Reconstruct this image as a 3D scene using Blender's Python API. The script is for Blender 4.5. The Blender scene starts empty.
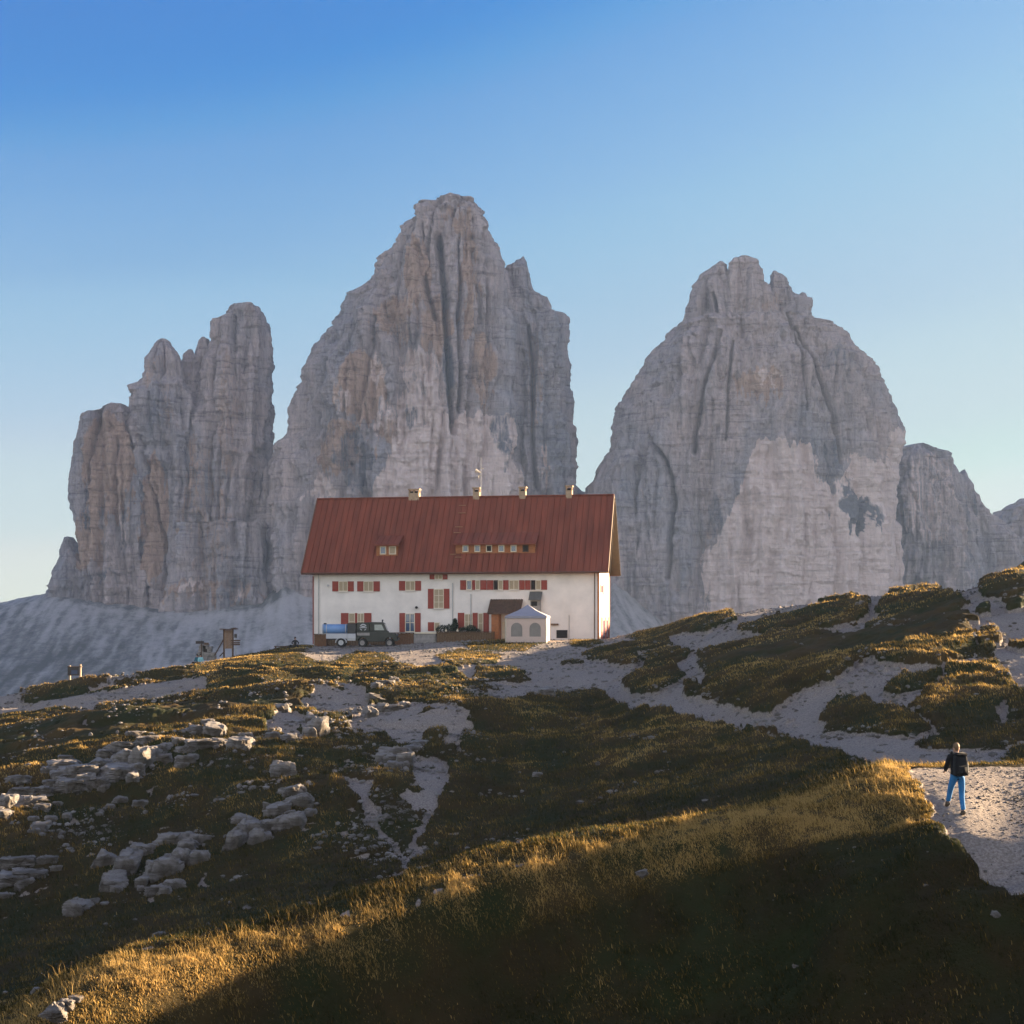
import bpy, bmesh, math, random
import numpy as np
from mathutils import Vector, Matrix
random.seed(7)
RNG = np.random.default_rng(11)
F, CX, CY = 1500.0, 512.0, 615.0          # focal length in pixels, principal point
SUN_EL, SUN_B = math.radians(11.0), math.radians(25.0)
S2 = (math.cos(SUN_B), math.sin(SUN_B))   # towards the sun, in plan
TAN = math.tan(SUN_EL)
scene = bpy.context.scene
COL = scene.collection

def P3(px, py, Y):
    return Vector(((px-CX)/F*Y, Y, (CY-py)/F*Y))

# ------------------------------------------------------------------ numpy noise
def _hash(ix, iy, iz, seed):
    h = (ix*374761393 + iy*668265263 + iz*2147483647 + seed*974634777) & 0xffffffff
    h = ((h ^ (h >> 13))*1274126177) & 0xffffffff
    return (h ^ (h >> 16)) & 0xffffffff
def noise3(x, y, z, seed=0):
    x = np.asarray(x, np.float64); y = np.broadcast_to(y, x.shape).astype(np.float64); z = np.broadcast_to(z, x.shape).astype(np.float64)
    x0 = np.floor(x); y0 = np.floor(y); z0 = np.floor(z)
    fx, fy, fz = x-x0, y-y0, z-z0
    ix, iy, iz = x0.astype(np.int64), y0.astype(np.int64), z0.astype(np.int64)
    u = fx*fx*fx*(fx*(fx*6-15)+10); v = fy*fy*fy*(fy*(fy*6-15)+10); w = fz*fz*fz*(fz*(fz*6-15)+10)
    def g(dx, dy, dz):
        h = _hash(ix+dx, iy+dy, iz+dz, seed)
        a = ((h & 1023)/511.5-1); b = (((h >> 10) & 1023)/511.5-1); c = (((h >> 20) & 1023)/511.5-1)
        return a*(fx-dx)+b*(fy-dy)+c*(fz-dz)
    def lp(a, b, t): return a+(b-a)*t
    r = lp(lp(lp(g(0,0,0), g(1,0,0), u), lp(g(0,1,0), g(1,1,0), u), v),
           lp(lp(g(0,0,1), g(1,0,1), u), lp(g(0,1,1), g(1,1,1), u), v), w)
    return r*1.35
def fbm(x, y, z, octv=4, seed=0, gain=0.5, lac=2.03):
    a, s, n = 1.0, 0.0, 0.0
    for i in range(octv):
        s = s + a*noise3(x, y, z, seed+i*17); n += a
        a *= gain; x = x*lac+3.1; y = y*lac+1.7; z = z*lac+5.3
    return s/n
def ridged(x, y, z, octv=3, seed=0):
    a, s, n = 1.0, 0.0, 0.0
    for i in range(octv):
        s = s + a*(1-2*np.abs(noise3(x, y, z, seed+i*13))); n += a
        a *= 0.5; x = x*2.1+7.1; y = y*2.1+2.2; z = z*2.1+9.4
    return s/n
def sstep(a, b, x):
    t = np.clip((x-a)/(b-a), 0, 1); return t*t*(3-2*t)
def sdf(poly, px, py, ys=1.0):
    """signed distance to a polygon, negative inside; ys scales y"""
    P = np.array(poly, float); P = P*np.array([1, ys]); py = py*ys
    d = np.full(px.shape, 1e9); ins = np.zeros(px.shape, bool)
    n = len(P)
    for i in range(n):
        a, b = P[i], P[(i+1) % n]
        e = b-a; wx, wy = px-a[0], py-a[1]
        t = np.clip((wx*e[0]+wy*e[1])/max(e@e, 1e-9), 0, 1)
        d = np.minimum(d, (wx-e[0]*t)**2+(wy-e[1]*t)**2)
        c = ((a[1] > py) != (b[1] > py))
        with np.errstate(divide='ignore', invalid='ignore'):
            xi = e[0]*(py-a[1])/(e[1] if e[1] != 0 else 1e-9)+a[0]
        ins ^= c & (px < xi)
    d = np.sqrt(d)
    return np.where(ins, -d, d)
def sdline(pts, px, py, ys=1.0):
    """distance to a polyline of (x,y,r), minus the local radius"""
    d = np.full(px.shape, 1e9)
    for a, b in zip(pts[:-1], pts[1:]):
        e = np.array([b[0]-a[0], (b[1]-a[1])*ys]); wx, wy = px-a[0], (py-a[1])*ys
        t = np.clip((wx*e[0]+wy*e[1])/max(e@e, 1e-9), 0, 1)
        d = np.minimum(d, np.hypot(wx-e[0]*t, wy-e[1]*t)-(a[2]+(b[2]-a[2])*t))
    return d
def pchip(xs, ys, x):
    """monotone cubic interpolation"""
    xs = np.array(xs, float); ys = np.array(ys, float)
    h = np.diff(xs); s = np.diff(ys)/h
    m = np.zeros_like(ys); m[0] = s[0]; m[-1] = s[-1]
    for i in range(1, len(xs)-1):
        if s[i-1]*s[i] > 0: m[i] = 2*s[i-1]*s[i]/(s[i-1]+s[i])
    x = np.clip(x, xs[0], xs[-1]); i = np.clip(np.searchsorted(xs, x)-1, 0, len(h)-1)
    t = (x-xs[i])/h[i]; t2, t3 = t*t, t*t*t
    return (2*t3-3*t2+1)*ys[i]+(t3-2*t2+t)*h[i]*m[i]+(-2*t3+3*t2)*ys[i+1]+(t3-t2)*h[i]*m[i+1]

# ------------------------------------------------------------------ scene helpers
def tag(o, label=None, cat=None, group=None, kind=None):
    if label: o['label'] = label
    if cat: o['category'] = cat
    if group: o['group'] = group
    if kind: o['kind'] = kind
    return o
def thing(name, label, cat, loc=(0, 0, 0), rz=0, group=None):
    o = bpy.data.objects.new(name, None); COL.objects.link(o)
    o.location = loc; o.rotation_euler = (0, 0, rz); o.empty_display_size = .3
    return tag(o, label, cat, group)
def obj(name, me, mats, parent=None, smooth=False):
    if isinstance(me, bmesh.types.BMesh):
        b = me; me = bpy.data.meshes.new(name); b.to_mesh(me); b.free()
    for m in (mats if isinstance(mats, (list, tuple)) else [mats]):
        if m: me.materials.append(m)
    if smooth: me.polygons.foreach_set('use_smooth', [True]*len(me.polygons))
    o = bpy.data.objects.new(name, me); COL.objects.link(o)
    if parent: o.parent = parent
    return o
def raw_mesh(name, V, Q, smooth=True):
    """V (n,3), Q (m,3|4) arrays"""
    V = np.ascontiguousarray(V, np.float32); Q = np.ascontiguousarray(Q, np.int32)
    me = bpy.data.meshes.new(name); k = Q.shape[1]
    me.vertices.add(len(V)); me.vertices.foreach_set('co', V.ravel())
    me.loops.add(Q.size); me.loops.foreach_set('vertex_index', Q.ravel())
    me.polygons.add(len(Q)); me.polygons.foreach_set('loop_start', np.arange(0, Q.size, k, dtype=np.int32))
    me.polygons.foreach_set('use_smooth', np.full(len(Q), smooth))
    me.update(calc_edges=True); return me
def grid_quads(nr, nc, wrap=False):
    r = np.arange(nr-1)[:, None]; c = np.arange(nc if wrap else nc-1)[None, :]
    c1 = (c+1) % nc
    return np.stack([r*nc+c, r*nc+c1, (r+1)*nc+c1, (r+1)*nc+c], -1).reshape(-1, 4)
def attr(me, name, arr):
    a = me.attributes.new(name, 'FLOAT', 'POINT'); a.data.foreach_set('value', np.ascontiguousarray(arr, np.float32).ravel())
def box(bm, x0, x1, y0, y1, z0, z1, M=None):
    vs = [bm.verts.new(Vector(p)) for p in ((x0,y0,z0),(x1,y0,z0),(x1,y1,z0),(x0,y1,z0),(x0,y0,z1),(x1,y0,z1),(x1,y1,z1),(x0,y1,z1))]
    for f in ((0,3,2,1),(4,5,6,7),(0,1,5,4),(1,2,6,5),(2,3,7,6),(3,0,4,7)): bm.faces.new([vs[i] for i in f])
    if M: 
        for v in vs: v.co = M @ v.co
    return vs
def bevel(bm, w=.01, seg=1):
    bmesh.ops.bevel(bm, geom=bm.edges[:], offset=w, segments=seg, affect='EDGES', clamp_overlap=True); return bm
def tube(bm, a, b, r0, r1=None, n=8):
    a, b = Vector(a), Vector(b); r1 = r0 if r1 is None else r1
    d = (b-a).normalized(); u = d.orthogonal().normalized(); v = d.cross(u)
    A = [bm.verts.new(a+(u*math.cos(t)+v*math.sin(t))*r0) for t in [2*math.pi*i/n for i in range(n)]]
    B = [bm.verts.new(b+(u*math.cos(t)+v*math.sin(t))*r1) for t in [2*math.pi*i/n for i in range(n)]]
    for i in range(n): bm.faces.new((A[i], A[(i+1) % n], B[(i+1) % n], B[i]))
    bm.faces.new(A[::-1]); bm.faces.new(B)
def prism(bm, pts, ax, h0, h1):
    """extrude a 2-D outline; ax = axis of extrusion ('x','y','z')"""
    def mk(p, h): return {'x': (h, p[0], p[1]), 'y': (p[0], h, p[1]), 'z': (p[0], p[1], h)}[ax]
    A = [bm.verts.new(mk(p, h0)) for p in pts]; B = [bm.verts.new(mk(p, h1)) for p in pts]; n = len(pts)
    for i in range(n): bm.faces.new((A[i], A[(i+1) % n], B[(i+1) % n], B[i]))
    bm.faces.new(A[::-1]); bm.faces.new(B); bmesh.ops.recalc_face_normals(bm, faces=bm.faces[:])

# ------------------------------------------------------------------ materials
def newmat(name):
    m = bpy.data.materials.new(name); m.use_nodes = True
    nt = m.node_tree; b = nt.nodes['Principled BSDF']; b.inputs['Roughness'].default_value = .85
    return m, nt, b
def N(nt, t, **kw):
    n = nt.nodes.new(t)
    for k, v in kw.items():
        if k.startswith('i_'): n.inputs[k[2:].replace('_', ' ')].default_value = v
        else: setattr(n, k, v)
    return n
def L(nt, a, b): nt.links.new(a, b)
def c4(c): return (c[0], c[1], c[2], 1)
def noise_node(nt, scale, detail=4, stretch=(1, 1, 1), rough=.55):
    tc = N(nt, 'ShaderNodeTexCoord'); mp = N(nt, 'ShaderNodeMapping'); mp.inputs['Scale'].default_value = stretch
    L(nt, tc.outputs['Object'], mp.inputs['Vector'])
    n = N(nt, 'ShaderNodeTexNoise'); n.inputs['Scale'].default_value = scale; n.inputs['Detail'].default_value = detail; n.inputs['Roughness'].default_value = rough
    L(nt, mp.outputs[0], n.inputs['Vector']); return n.outputs['Fac']
def ramp(nt, fac, stops):
    r = N(nt, 'ShaderNodeValToRGB'); e = r.color_ramp.elements
    while len(e) < len(stops): e.new(.5)
    for i, (p, c) in enumerate(stops): e[i].position = p; e[i].color = c4(c)
    L(nt, fac, r.inputs['Fac']); return r.outputs['Color']
def mix(nt, fac, a, b, mode='MIX'):
    m = N(nt, 'ShaderNodeMix', data_type='RGBA', blend_type=mode)
    for s, v in ((m.inputs[0], fac), (m.inputs[6], a), (m.inputs[7], b)):
        if hasattr(v, 'links'): L(nt, v, s)
        elif isinstance(v, (int, float)): s.default_value = v
        else: s.default_value = c4(v)
    return m.outputs[2]
def math_(nt, op, a, b=0., clamp=False):
    m = N(nt, 'ShaderNodeMath', operation=op, use_clamp=clamp)
    for s, v in ((m.inputs[0], a), (m.inputs[1], b)):
        if hasattr(v, 'links'): L(nt, v, s)
        else: s.default_value = v
    return m.outputs[0]
def getattr_(nt, name):
    a = N(nt, 'ShaderNodeAttribute'); a.attribute_name = name; return a.outputs['Fac']
def bump(nt, b, h, strength=.5, dist=.1):
    bp = N(nt, 'ShaderNodeBump'); bp.inputs['Strength'].default_value = strength; bp.inputs['Distance'].default_value = dist
    L(nt, h, bp.inputs['Height']); L(nt, bp.outputs[0], b.inputs['Normal'])
def simple(name, col, rough=.8, var=.15, scale=3., metal=0., bmp=0., stretch=(1, 1, 1)):
    m, nt, b = newmat(name); n = noise_node(nt, scale, 5, stretch)
    c0 = tuple(x*(1-var) for x in col); c1 = tuple(min(1, x*(1+var)) for x in col)
    L(nt, ramp(nt, n, [(.3, c0), (.7, c1)]), b.inputs['Base Color'])
    b.inputs['Roughness'].default_value = rough; b.inputs['Metallic'].default_value = metal
    if bmp: bump(nt, b, n, bmp, .02)
    return m
SKY_STR, SUN_STR, EXPO, HAZE, FARG, GLOW, NORTH_FILL = .125, 5.0, 3.0, 7.5e-5, 480., 1.2, .82
# ================================================================== TERRAIN
# feature lines of the ground, near to far: (pixel column, pixel row, distance) of each line
def rows_pp(*pts): return ('pp', pts)
ROWS = [
 # (kind, points) ; 'z' rows give (px, z, Y)
 ('z', [(-200,-4,-60),(1100,-4,-60)]),
 ('z', [(-200,-1.9,0),(1100,-1.8,0)]),
 ('z', [(-200,-5.,8),(1100,-4.6,8)]),
 ('z', [(-200,-8.6,16),(1100,-7.6,16)]),
 ('pp', [(-200,1130,25.5),(0,1110,26.6),(512,1085,30.0),(768,1060,30.6),(1024,1040,28.5),(1100,1040,28.5)]),
 ('pp', [(-200,1105,26.9),(0,1075,27.1),(128,1042,28.6),(256,1012,30.2),(512,968,32.9),(768,925,34.1),(862,903,32.6),(1024,900,31.5),(1100,898,31)]),
 ('pp', [(-200,1095,27.1),(0,1052,27.6),(128,1003,29.1),(256,973,30.7),(384,940,32.2),(512,905,33.65),(640,878,34.9),(768,848,35.9),(862,836,35.2),(960,824,34.7),(1024,820,35.6),(1100,818,36)]),
 ('pp', [(-200,1085,27.5),(0,1040,27.9),(60,1007,28.6),(128,985,29.4),(256,955,31.0),(384,918,32.5),(512,881,34.0),(640,852,35.4),(768,820,36.9),(872,779,38.1),(912,773,38.6),(1024,771,39.4),(1100,769,40.2)]),
 ('pp', [(-200,1085,34),(0,1050,36),(128,1000,38),(256,966,40),(512,892,43),(640,862,44),(768,828,45.5),(872,785,45),(912,777,44.5),(1024,775,45),(1100,773,46)]),
 ('pp', [(-200,975,54),(0,942,56),(128,915,56.5),(256,885,57.5),(384,862,58.5),(512,835,59.5),(640,800,60),(768,775,58),(872,757,57),(1024,752,56),(1100,748,56)]),
 ('pp', [(-200,885,62),(0,850,64),(128,830,65),(256,800,66),(384,788,66),(512,770,70),(640,745,72),(700,736,72),(768,730,70),(896,710,66),(1024,694,66),(1100,692,66)]),
 ('pp', [(-200,825,70),(0,786,72),(128,760,75),(256,727,80),(384,712,84),(512,702,90),(600,698,93),(640,694,88),(768,682,79),(896,660,76),(1024,640,78),(1100,638,78)]),
 ('pp', [(-200,765,92),(0,732,95),(128,707,100),(256,681,108),(384,669,115),(512,663,118),(640,656,113),(768,641,98),(896,622,91),(1024,603,86),(1100,608,84)]),
 ('pp', [(-200,735,112),(0,705,115),(64,694,119),(128,683,125),(200,665,134),(256,654,140),(310,648,143),(330,648,144),(384,646.5,144.5),(440,643,145),(500,640,146),(600,640,146),(640,633,142),(700,622,130),(768,612,117),(896,598,104),(960,592,99),(1024,580,94),(1100,590,93)]),
 ('z', [(-200,-16,160),(0,-13,160),(200,-8.5,164),(290,-4.2,166),(330,-3.1,168),(600,-2.9,168),(660,-2.6,168),(768,-1.5,160),(1024,1.2,150),(1100,2,150)]),
 ('z', [(-200,-50,250),(1100,-45,250)]),
 ('z', [(-200,-115,450),(1100,-115,450)]),
 ('z', [(-200,-140,700),(1100,-140,700)]),
]
SUB = [6, 6, 10, 16, 66, 84, 70, 46, 120, 120, 124, 140, 150, 40, 14, 8, 6]
pxd = np.arange(-70, 1101, 1.0)
pxs = np.concatenate([[-2600,-1900,-1400,-1000,-750,-560,-430,-330,-260,-210,-170,-140,-115,-95,-82], pxd,
                      [1110,1122,1140,1165,1200,1250,1320,1420,1560,1750,2000,2300,2700,3300,4200]])
nk = len(ROWS)
Yk = np.zeros((nk, len(pxs))); Zk = np.zeros((nk, len(pxs)))
for i, (kd, pts) in enumerate(ROWS):
    xs = [p[0] for p in pts]; cc = np.clip(pxs, xs[0], xs[-1])
    Yk[i] = pchip(xs, [p[2] for p in pts], cc)
    if kd == 'z': Zk[i] = pchip(xs, [p[1] for p in pts], cc)
    else: Zk[i] = (CY-pchip(xs, [p[1] for p in pts], cc))*Yk[i]/F
for i in range(1, nk):
    Yk[i] = np.maximum(Yk[i], Yk[i-1]+.25)
# interpolate along the key index, z as a function of distance with limited slopes
def tang(A, Y):
    m = np.zeros_like(A)
    for i in range(1, nk-1):
        h0, h1 = Y[i]-Y[i-1], Y[i+1]-Y[i]; s0, s1 = (A[i]-A[i-1])/h0, (A[i+1]-A[i])/h1
        mm = (s0*h1+s1*h0)/(h0+h1)
        lim = 3*np.minimum(np.abs(s0), np.abs(s1))
        m[i] = np.where(s0*s1 > 0, np.clip(mm, -lim, lim), mm*.35)
    m[0] = (A[1]-A[0])/(Y[1]-Y[0]); m[-1] = (A[-1]-A[-2])/(Y[-1]-Y[-2]); return m
Mz = tang(Zk, Yk)
Yr, Zr = [], []
for i in range(nk-1):
    n = SUB[i]
    for j in range(n+(1 if i == nk-2 else 0)):
        t = j/n; h = Yk[i+1]-Yk[i]
        Yr.append(Yk[i]+h*t)
        Zr.append((2*t**3-3*t*t+1)*Zk[i]+(t**3-2*t*t+t)*h*Mz[i]+(-2*t**3+3*t*t)*Zk[i+1]+(t**3-t*t)*h*Mz[i+1])
TY = np.array(Yr); TZ = np.array(Zr); TX = (pxs[None, :]-CX)/F*np.maximum(TY, 12.)
TPX = np.broadcast_to(pxs[None, :], TY.shape)+0.
TPY = CY-TZ*F/np.maximum(TY, 1.)
NR, NC = TY.shape

# ---- what is bare gravel and what is turf (laid out on the ground itself)
wx = fbm(TX/1.6, TY/1.6, 0*TX, 4, 3); wy = fbm(TX/1.6, TY/1.6, 0*TX+9, 4, 4)
scl = np.clip(60/np.maximum(TY, 15), .35, 2.2)
qx = TPX+wx*13*scl; qy = TPY+wy*5.5*scl
vis = (TY > 24) & (TY < 152)
hid = (TY > Yk[7][None, :]+.6) & (TY < Yk[8][None, :]+.3)   # the side of the spur that faces away
PR = [(300,654),(345,630),(470,600),(1110,540),(1110,925),(1040,915),(1010,900),(985,880),(952,852),(935,828),(925,800),(912,776),(880,768),
      (840,757),(790,743),(768,736),(727,734),(687,722),(629,710),(617,707),(597,697),(549,700),(520,704),(506,706),(498,692),(470,680),(440,673),(400,669),(345,666),(318,662)]
G_IN = [  # turf islands inside the gravel
 [(484,641),(505,634),(540,634),(547,642),(525,651),(478,650)], [(570,640),(590,636),(602,643),(588,648),(572,646)],
 [(583,657),(622,644),(662,641),(674,647),(636,654),(634,667),(612,667)], [(628,638),(655,622),(720,608),(735,620),(705,632),(664,640),(640,641)],
 [(641,661),(662,652),(688,655),(680,666),(647,667)], [(622,690),(647,676),(672,672),(684,678),(668,690),(655,697),(635,694)],
 [(700,662),(735,650),(768,641),(800,637),(860,638),(890,631),(930,627),(965,631),(975,640),(972,655),(963,664),(930,669),(895,672),(880,669),(866,662),(853,666),(846,678),(830,692),(803,698),(783,708),(768,720),(740,711),(700,702),(684,699),(688,690),(712,684),(702,672)],
 [(740,633),(770,622),(800,617),(840,600),(868,604),(866,617),(830,631),(780,639)], [(876,612),(890,598),(950,598),(968,606),(955,613),(976,626),(940,627),(900,629),(868,632),(882,619)],
 [(890,592),(935,588),(940,598),(900,601)], [(982,584),(1030,568),(1110,560),(1110,596),(1000,600),(980,597)],
 [(825,722),(838,704),(863,706),(903,715),(930,730),(908,738),(830,731)], [(883,695),(893,688),(908,682),(938,677),(930,686),(905,693),(901,700)],
 [(910,710),(943,685),(948,672),(993,669),(1018,688),(1008,700),(993,712),(1000,725),(1012,733),(1024,742),(1000,752),(950,755),(915,748),(948,736),(930,722)],
 [(976,643),(984,635),(998,637),(996,646),(982,648)], [(974,654),(984,650),(994,653),(990,660),(978,660)],
 [(1010,706),(1024,692),(1110,672),(1110,742),(1030,746),(1012,730)], [(990,765),(1024,751),(1110,742),(1110,766),(1020,767)],
 [(1012,650),(1024,648),(1040,652),(1026,656)], [(980,612),(988,611),(987,616),(981,616)], [(1004,605),(1024,603),(1024,609),(1008,609)],
 [(330,661),(356,651),(386,653),(398,664),(380,668),(345,667)], [(434,656),(460,649),(502,654),(498,665),(450,669)], [(460,643),(512,640),(530,648),(500,652),(470,650)],
 [(474,673),(512,673),(530,680),(500,682),(476,680)], [(560,664),(575,661),(580,668),(566,669)]]
G_OUT = [  # bare patches inside the turf
 [(348,716),(363,702),(386,699),(411,700),(431,706),(456,714),(474,722),(458,752),(446,741),(436,735),(420,741),(396,741),(380,727),(356,724)],
 [(474,694),(498,692),(509,706),(496,708),(476,699)], [(404,755),(436,751),(453,765),(449,785),(440,800),(430,814),(405,809),(401,800),(415,785),(409,770)],
 [(340,785),(377,786),(366,800),(382,815),(377,836),(361,832),(366,815),(352,800)],
 [(-80,702),(67,699),(115,699),(160,690),(175,684),(207,687),(207,692),(150,702),(105,706),(92,716),(50,714),(-80,713)],
 [(326,777),(340,764),(360,758),(356,770),(334,780)], [(262,716),(290,706),(318,722),(300,742),(270,730)], [(300,700),(350,688),(372,700),(350,712),(318,712)]]
G_LINE = [  # narrow bare tracks (px, py, radius)
 [(300,758,2),(330,750,3),(364,741,2)], [(588,749,3),(604,738,3),(612,726,3)], [(604,739,2),(625,747,3),(652,751,1)], [(590,811,2),(606,803,3),(622,793,1)],
 [(664,768,2),(668,780,2),(670,791,2)], [(468,884,3),(490,870,6),(515,853,7),(525,846,3)], [(412,899,3),(440,892,4)], [(402,872,4),(412,860,5),(424,850,3)],
 [(310,907,5),(330,914,5),(348,916,4)], [(440,795,5),(426,822,4),(412,850,4),(404,872,4),(396,888,3)], [(88,695,1.5),(130,686,2),(205,668,1.5)], [(140,680,1),(165,677,2),(188,676,1)],
 [(372,830,4),(390,846,4),(404,862,3)], [(440,690,2),(470,696,2),(500,700,3)], [(560,690,3),(600,694,4),(640,700,3)], [(868,668,4),(852,680,4),(838,694,5)], [(700,690,4),(706,676,4)], [(800,640,2),(840,630,3),(880,618,2)], [(700,733,1),(760,740,4),(800,745,3)]]
grav = -sdf(PR, qx, qy, 2.)
for g in G_IN: grav = np.minimum(grav, sdf(g, qx, qy, 2.))
for g in G_OUT: grav = np.maximum(grav, -sdf(g, qx, qy, 2.))
for g in G_LINE: grav = np.maximum(grav, -sdline(g, qx, qy, 2.))
rag = fbm(TX/.55, TY/.55, 0*TX+8, 4, 37)
mainp = -sdf([(500,690),(560,672),(620,690),(690,708),(760,724),(840,740),(900,752),(1110,745),(1110,930),(985,885),(940,845),(905,780),(870,772),(760,742),(640,715),(520,712)], qx, qy, 2.)
grav = grav-2.6*scl*sstep(540, 600, TPX)*sstep(2, -6, mainp)+rag*9*scl
tufts = sstep(.22, .5, fbm(TX/1.1, TY/.9, 0*TX+15, 4, 131))*sstep(560, 620, TPX)*sstep(4, -4, mainp)*sstep(50, 60, TY)
speck = fbm(TX/.9, TY/.9, 0*TX+4, 4, 31)
grav = grav/scl
# sprinkle of stony spots on the left hillside and stones in the bowl
leftz = sstep(560, 430, TPX)*sstep(50, 60, TY)*sstep(140, 110, TY)
stony = leftz*.55+.12
gsoft = sstep(-1.6, 1.6, grav)
gsoft = np.maximum(gsoft, sstep(.30, .42, speck+stony*.35-.16)*.9*sstep(46, 55, TY)*sstep(150, 140, TY))
tufl = sstep(.10, .42, fbm(TX/1.3, TY/1.2, 0*TX+19, 4, 133))*sstep(240, 300, TPX)*sstep(560, 500, TPX)*sstep(56, 62, TY)*sstep(112, 100, TY)
gsoft *= (1-.95*tufts)*(1-.9*tufl)
gsoft = np.where(vis & ~hid, gsoft, 0.)
gsoft *= 1-sstep(14, 0, np.abs(TPX-440)*0+np.maximum(0, TY-24))*0
# scree beyond the plateau
gsoft = np.where(TY > 175, 1., gsoft)
# ---- relief
turf = 1-gsoft
edge = sstep(-7, 5, -grav)                       # turf stands proud of the worn gravel
fars = sstep(48, 75, TY)
amp = np.where(TY < 160, 1., 0.)*sstep(12, 18, TY)
hutpad = sstep(141, 144, TY)*sstep(290, 330, TPX)*sstep(640, 600, TPX)
amp = amp*(1-.92*hutpad)*(1-.6*sstep(112, 122, TY)*sstep(300, 340, TPX)*sstep(620, 560, TPX))
pathm = gsoft*sstep(560, 600, TPX)
big = fbm(TX/9, TY/7, 0*TX+2, 3, 41)
hum = ridged(TX/4.2, TY/3.0, 0*TX+1, 3, 44)
lump = fbm(TX/1.3, TY/1.1, 0*TX+7, 4, 47)
fine = fbm(TX/.32, TY/.32, 0*TX+3, 3, 52)
nearlow = sstep(30, 26, TY)
lng = fbm(TX/17+TY/40, TY/5.5, 0*TX+5, 4, 143)
dz = lng*sstep(60, 74, TY)*sstep(640, 430, TPX)*1.7+big*(.30+.35*fars)+turf*(hum*(.16+.17*fars*sstep(560, 640, TPX))+.02)*(.45+fars)+lump*(.17+.12*fars)*(turf*.75+.25)+fine*(.022+.02*turf)
dz += edge*.18*fars*turf + edge*.10*(1-fars)*turf
dz -= pathm*lump*.04
crest = np.exp(-((TY-Yk[7][None, :])/2.2)**2)*sstep(930, 860, TPX)
dz -= np.maximum(big, 0)*crest*.15
amp = amp*(1-.75*sstep(118, 128, TY)*sstep(60, 150, TPX)*sstep(700, 640, TPX))
dz += (.34*fbm(TX/2.6, TY/1.5, 0*TX+23, 3, 231)+.16*ridged(TX/5, TY/2.4, 0*TX, 2, 233))*sstep(.3, -1.2, TY-Yk[6][None, :])*(TY > 20)
# tread line of the worn path near the walker
dz = dz*amp
dz *= 1-.55*np.exp(-((TY-Yk[7][None, :]*.7-Yk[6][None, :]*.3)/2.)**2)*sstep(960, 900, TPX)
dz += np.where(TY > 175, fbm(TX/40, TY/40, 0*TX, 4, 5)*10, 0)*sstep(175, 260, TY)
TZ2 = TZ+dz
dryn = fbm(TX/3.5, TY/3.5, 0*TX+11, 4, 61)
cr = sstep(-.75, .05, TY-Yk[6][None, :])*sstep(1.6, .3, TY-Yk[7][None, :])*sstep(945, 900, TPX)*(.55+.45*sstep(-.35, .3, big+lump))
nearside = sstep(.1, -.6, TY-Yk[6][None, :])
dry_lit = np.clip(.28-.13*fars+.75*dryn+hum*.30*fars+.62*cr-.16*nearside+.55*sstep(.02, .35, lng)*sstep(60, 74, TY)*sstep(620, 420, TPX)+.35*sstep(.45, .8, hum)*fars*sstep(560, 640, TPX), 0, 1)  # withered grass tone, with sunlit bands painted golden along the crests
me = raw_mesh('ground', np.stack([TX, TY, TZ2], -1).reshape(-1, 3), grid_quads(NR, NC))
attr(me, 'gravel', gsoft); attr(me, 'dry_lit', dry_lit)

m_ground, nt, b = newmat('turf_and_gravel')
gA, dA = getattr_(nt, 'gravel'), getattr_(nt, 'dry_lit')
nf = noise_node(nt, 2.2, 8, rough=.65); nb = noise_node(nt, .35, 5); nfine = noise_node(nt, 14, 6, rough=.7)
grassc = mix(nt, dA, (.024, .018, .005), (.090, .055, .016))
grassc = mix(nt, math_(nt, 'MULTIPLY', nf, .75), grassc, (.024, .016, .006))
grassc = mix(nt, ramp(nt, nb, [(.42, (0, 0, 0)), (.62, (1, 1, 1))]), grassc, (.020, .024, .006))
gravc = ramp(nt, nfine, [(.25, (.10, .082, .066)), (.48, (.235, .20, .17)), (.62, (.36, .315, .27)), (.8, (.14, .115, .095))])
gravc = mix(nt, math_(nt, 'MULTIPLY', nb, .6), gravc, (.17, .138, .11))
thr = math_(nt, 'ADD', gA, math_(nt, 'MULTIPLY', math_(nt, 'SUBTRACT', nf, .5), .9))
gm = N(nt, 'ShaderNodeMapRange', interpolation_type='SMOOTHSTEP'); gm.inputs[1].default_value = .42; gm.inputs[2].default_value = .60; L(nt, thr, gm.inputs[0])
L(nt, mix(nt, gm.outputs[0], grassc, gravc), b.inputs['Base Color']); b.inputs['Roughness'].default_value = .95
b.inputs['Specular IOR Level'].default_value = .15
hh = math_(nt, 'ADD', math_(nt, 'MULTIPLY', nfine, .5), nf)
bump(nt, b, hh, .8, .12)
ground = obj('ground', me, m_ground); tag(ground, kind='structure')

def ground_z(x, y):
    """height of the built ground under (x, y)"""
    u = x/y*F+CX; j = int(np.clip(np.searchsorted(pxs, u), 1, NC-1)); w = (u-pxs[j-1])/(pxs[j]-pxs[j-1])
    yy = TY[:, j-1]*(1-w)+TY[:, j]*w; zz = TZ2[:, j-1]*(1-w)+TZ2[:, j]*w
    return float(np.interp(y, yy, zz))
def on_ground(px, py, Ymin=18, Ymax=175):
    """first ground point a sight line through the pixel meets"""
    j = int(np.clip(np.searchsorted(pxs, px), 1, NC-1)); yy = TY[:, j]; zz = TZ2[:, j]
    s = (CY-py)/F; ok = (yy > Ymin) & (yy < Ymax); i = np.where(ok & (zz >= s*yy))[0]
    k = int(i[0]) if len(i) else int(np.where(ok)[0][-1])
    Y = float(yy[k]); return Vector(((px-CX)/F*Y, Y, float(zz[k])))

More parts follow.
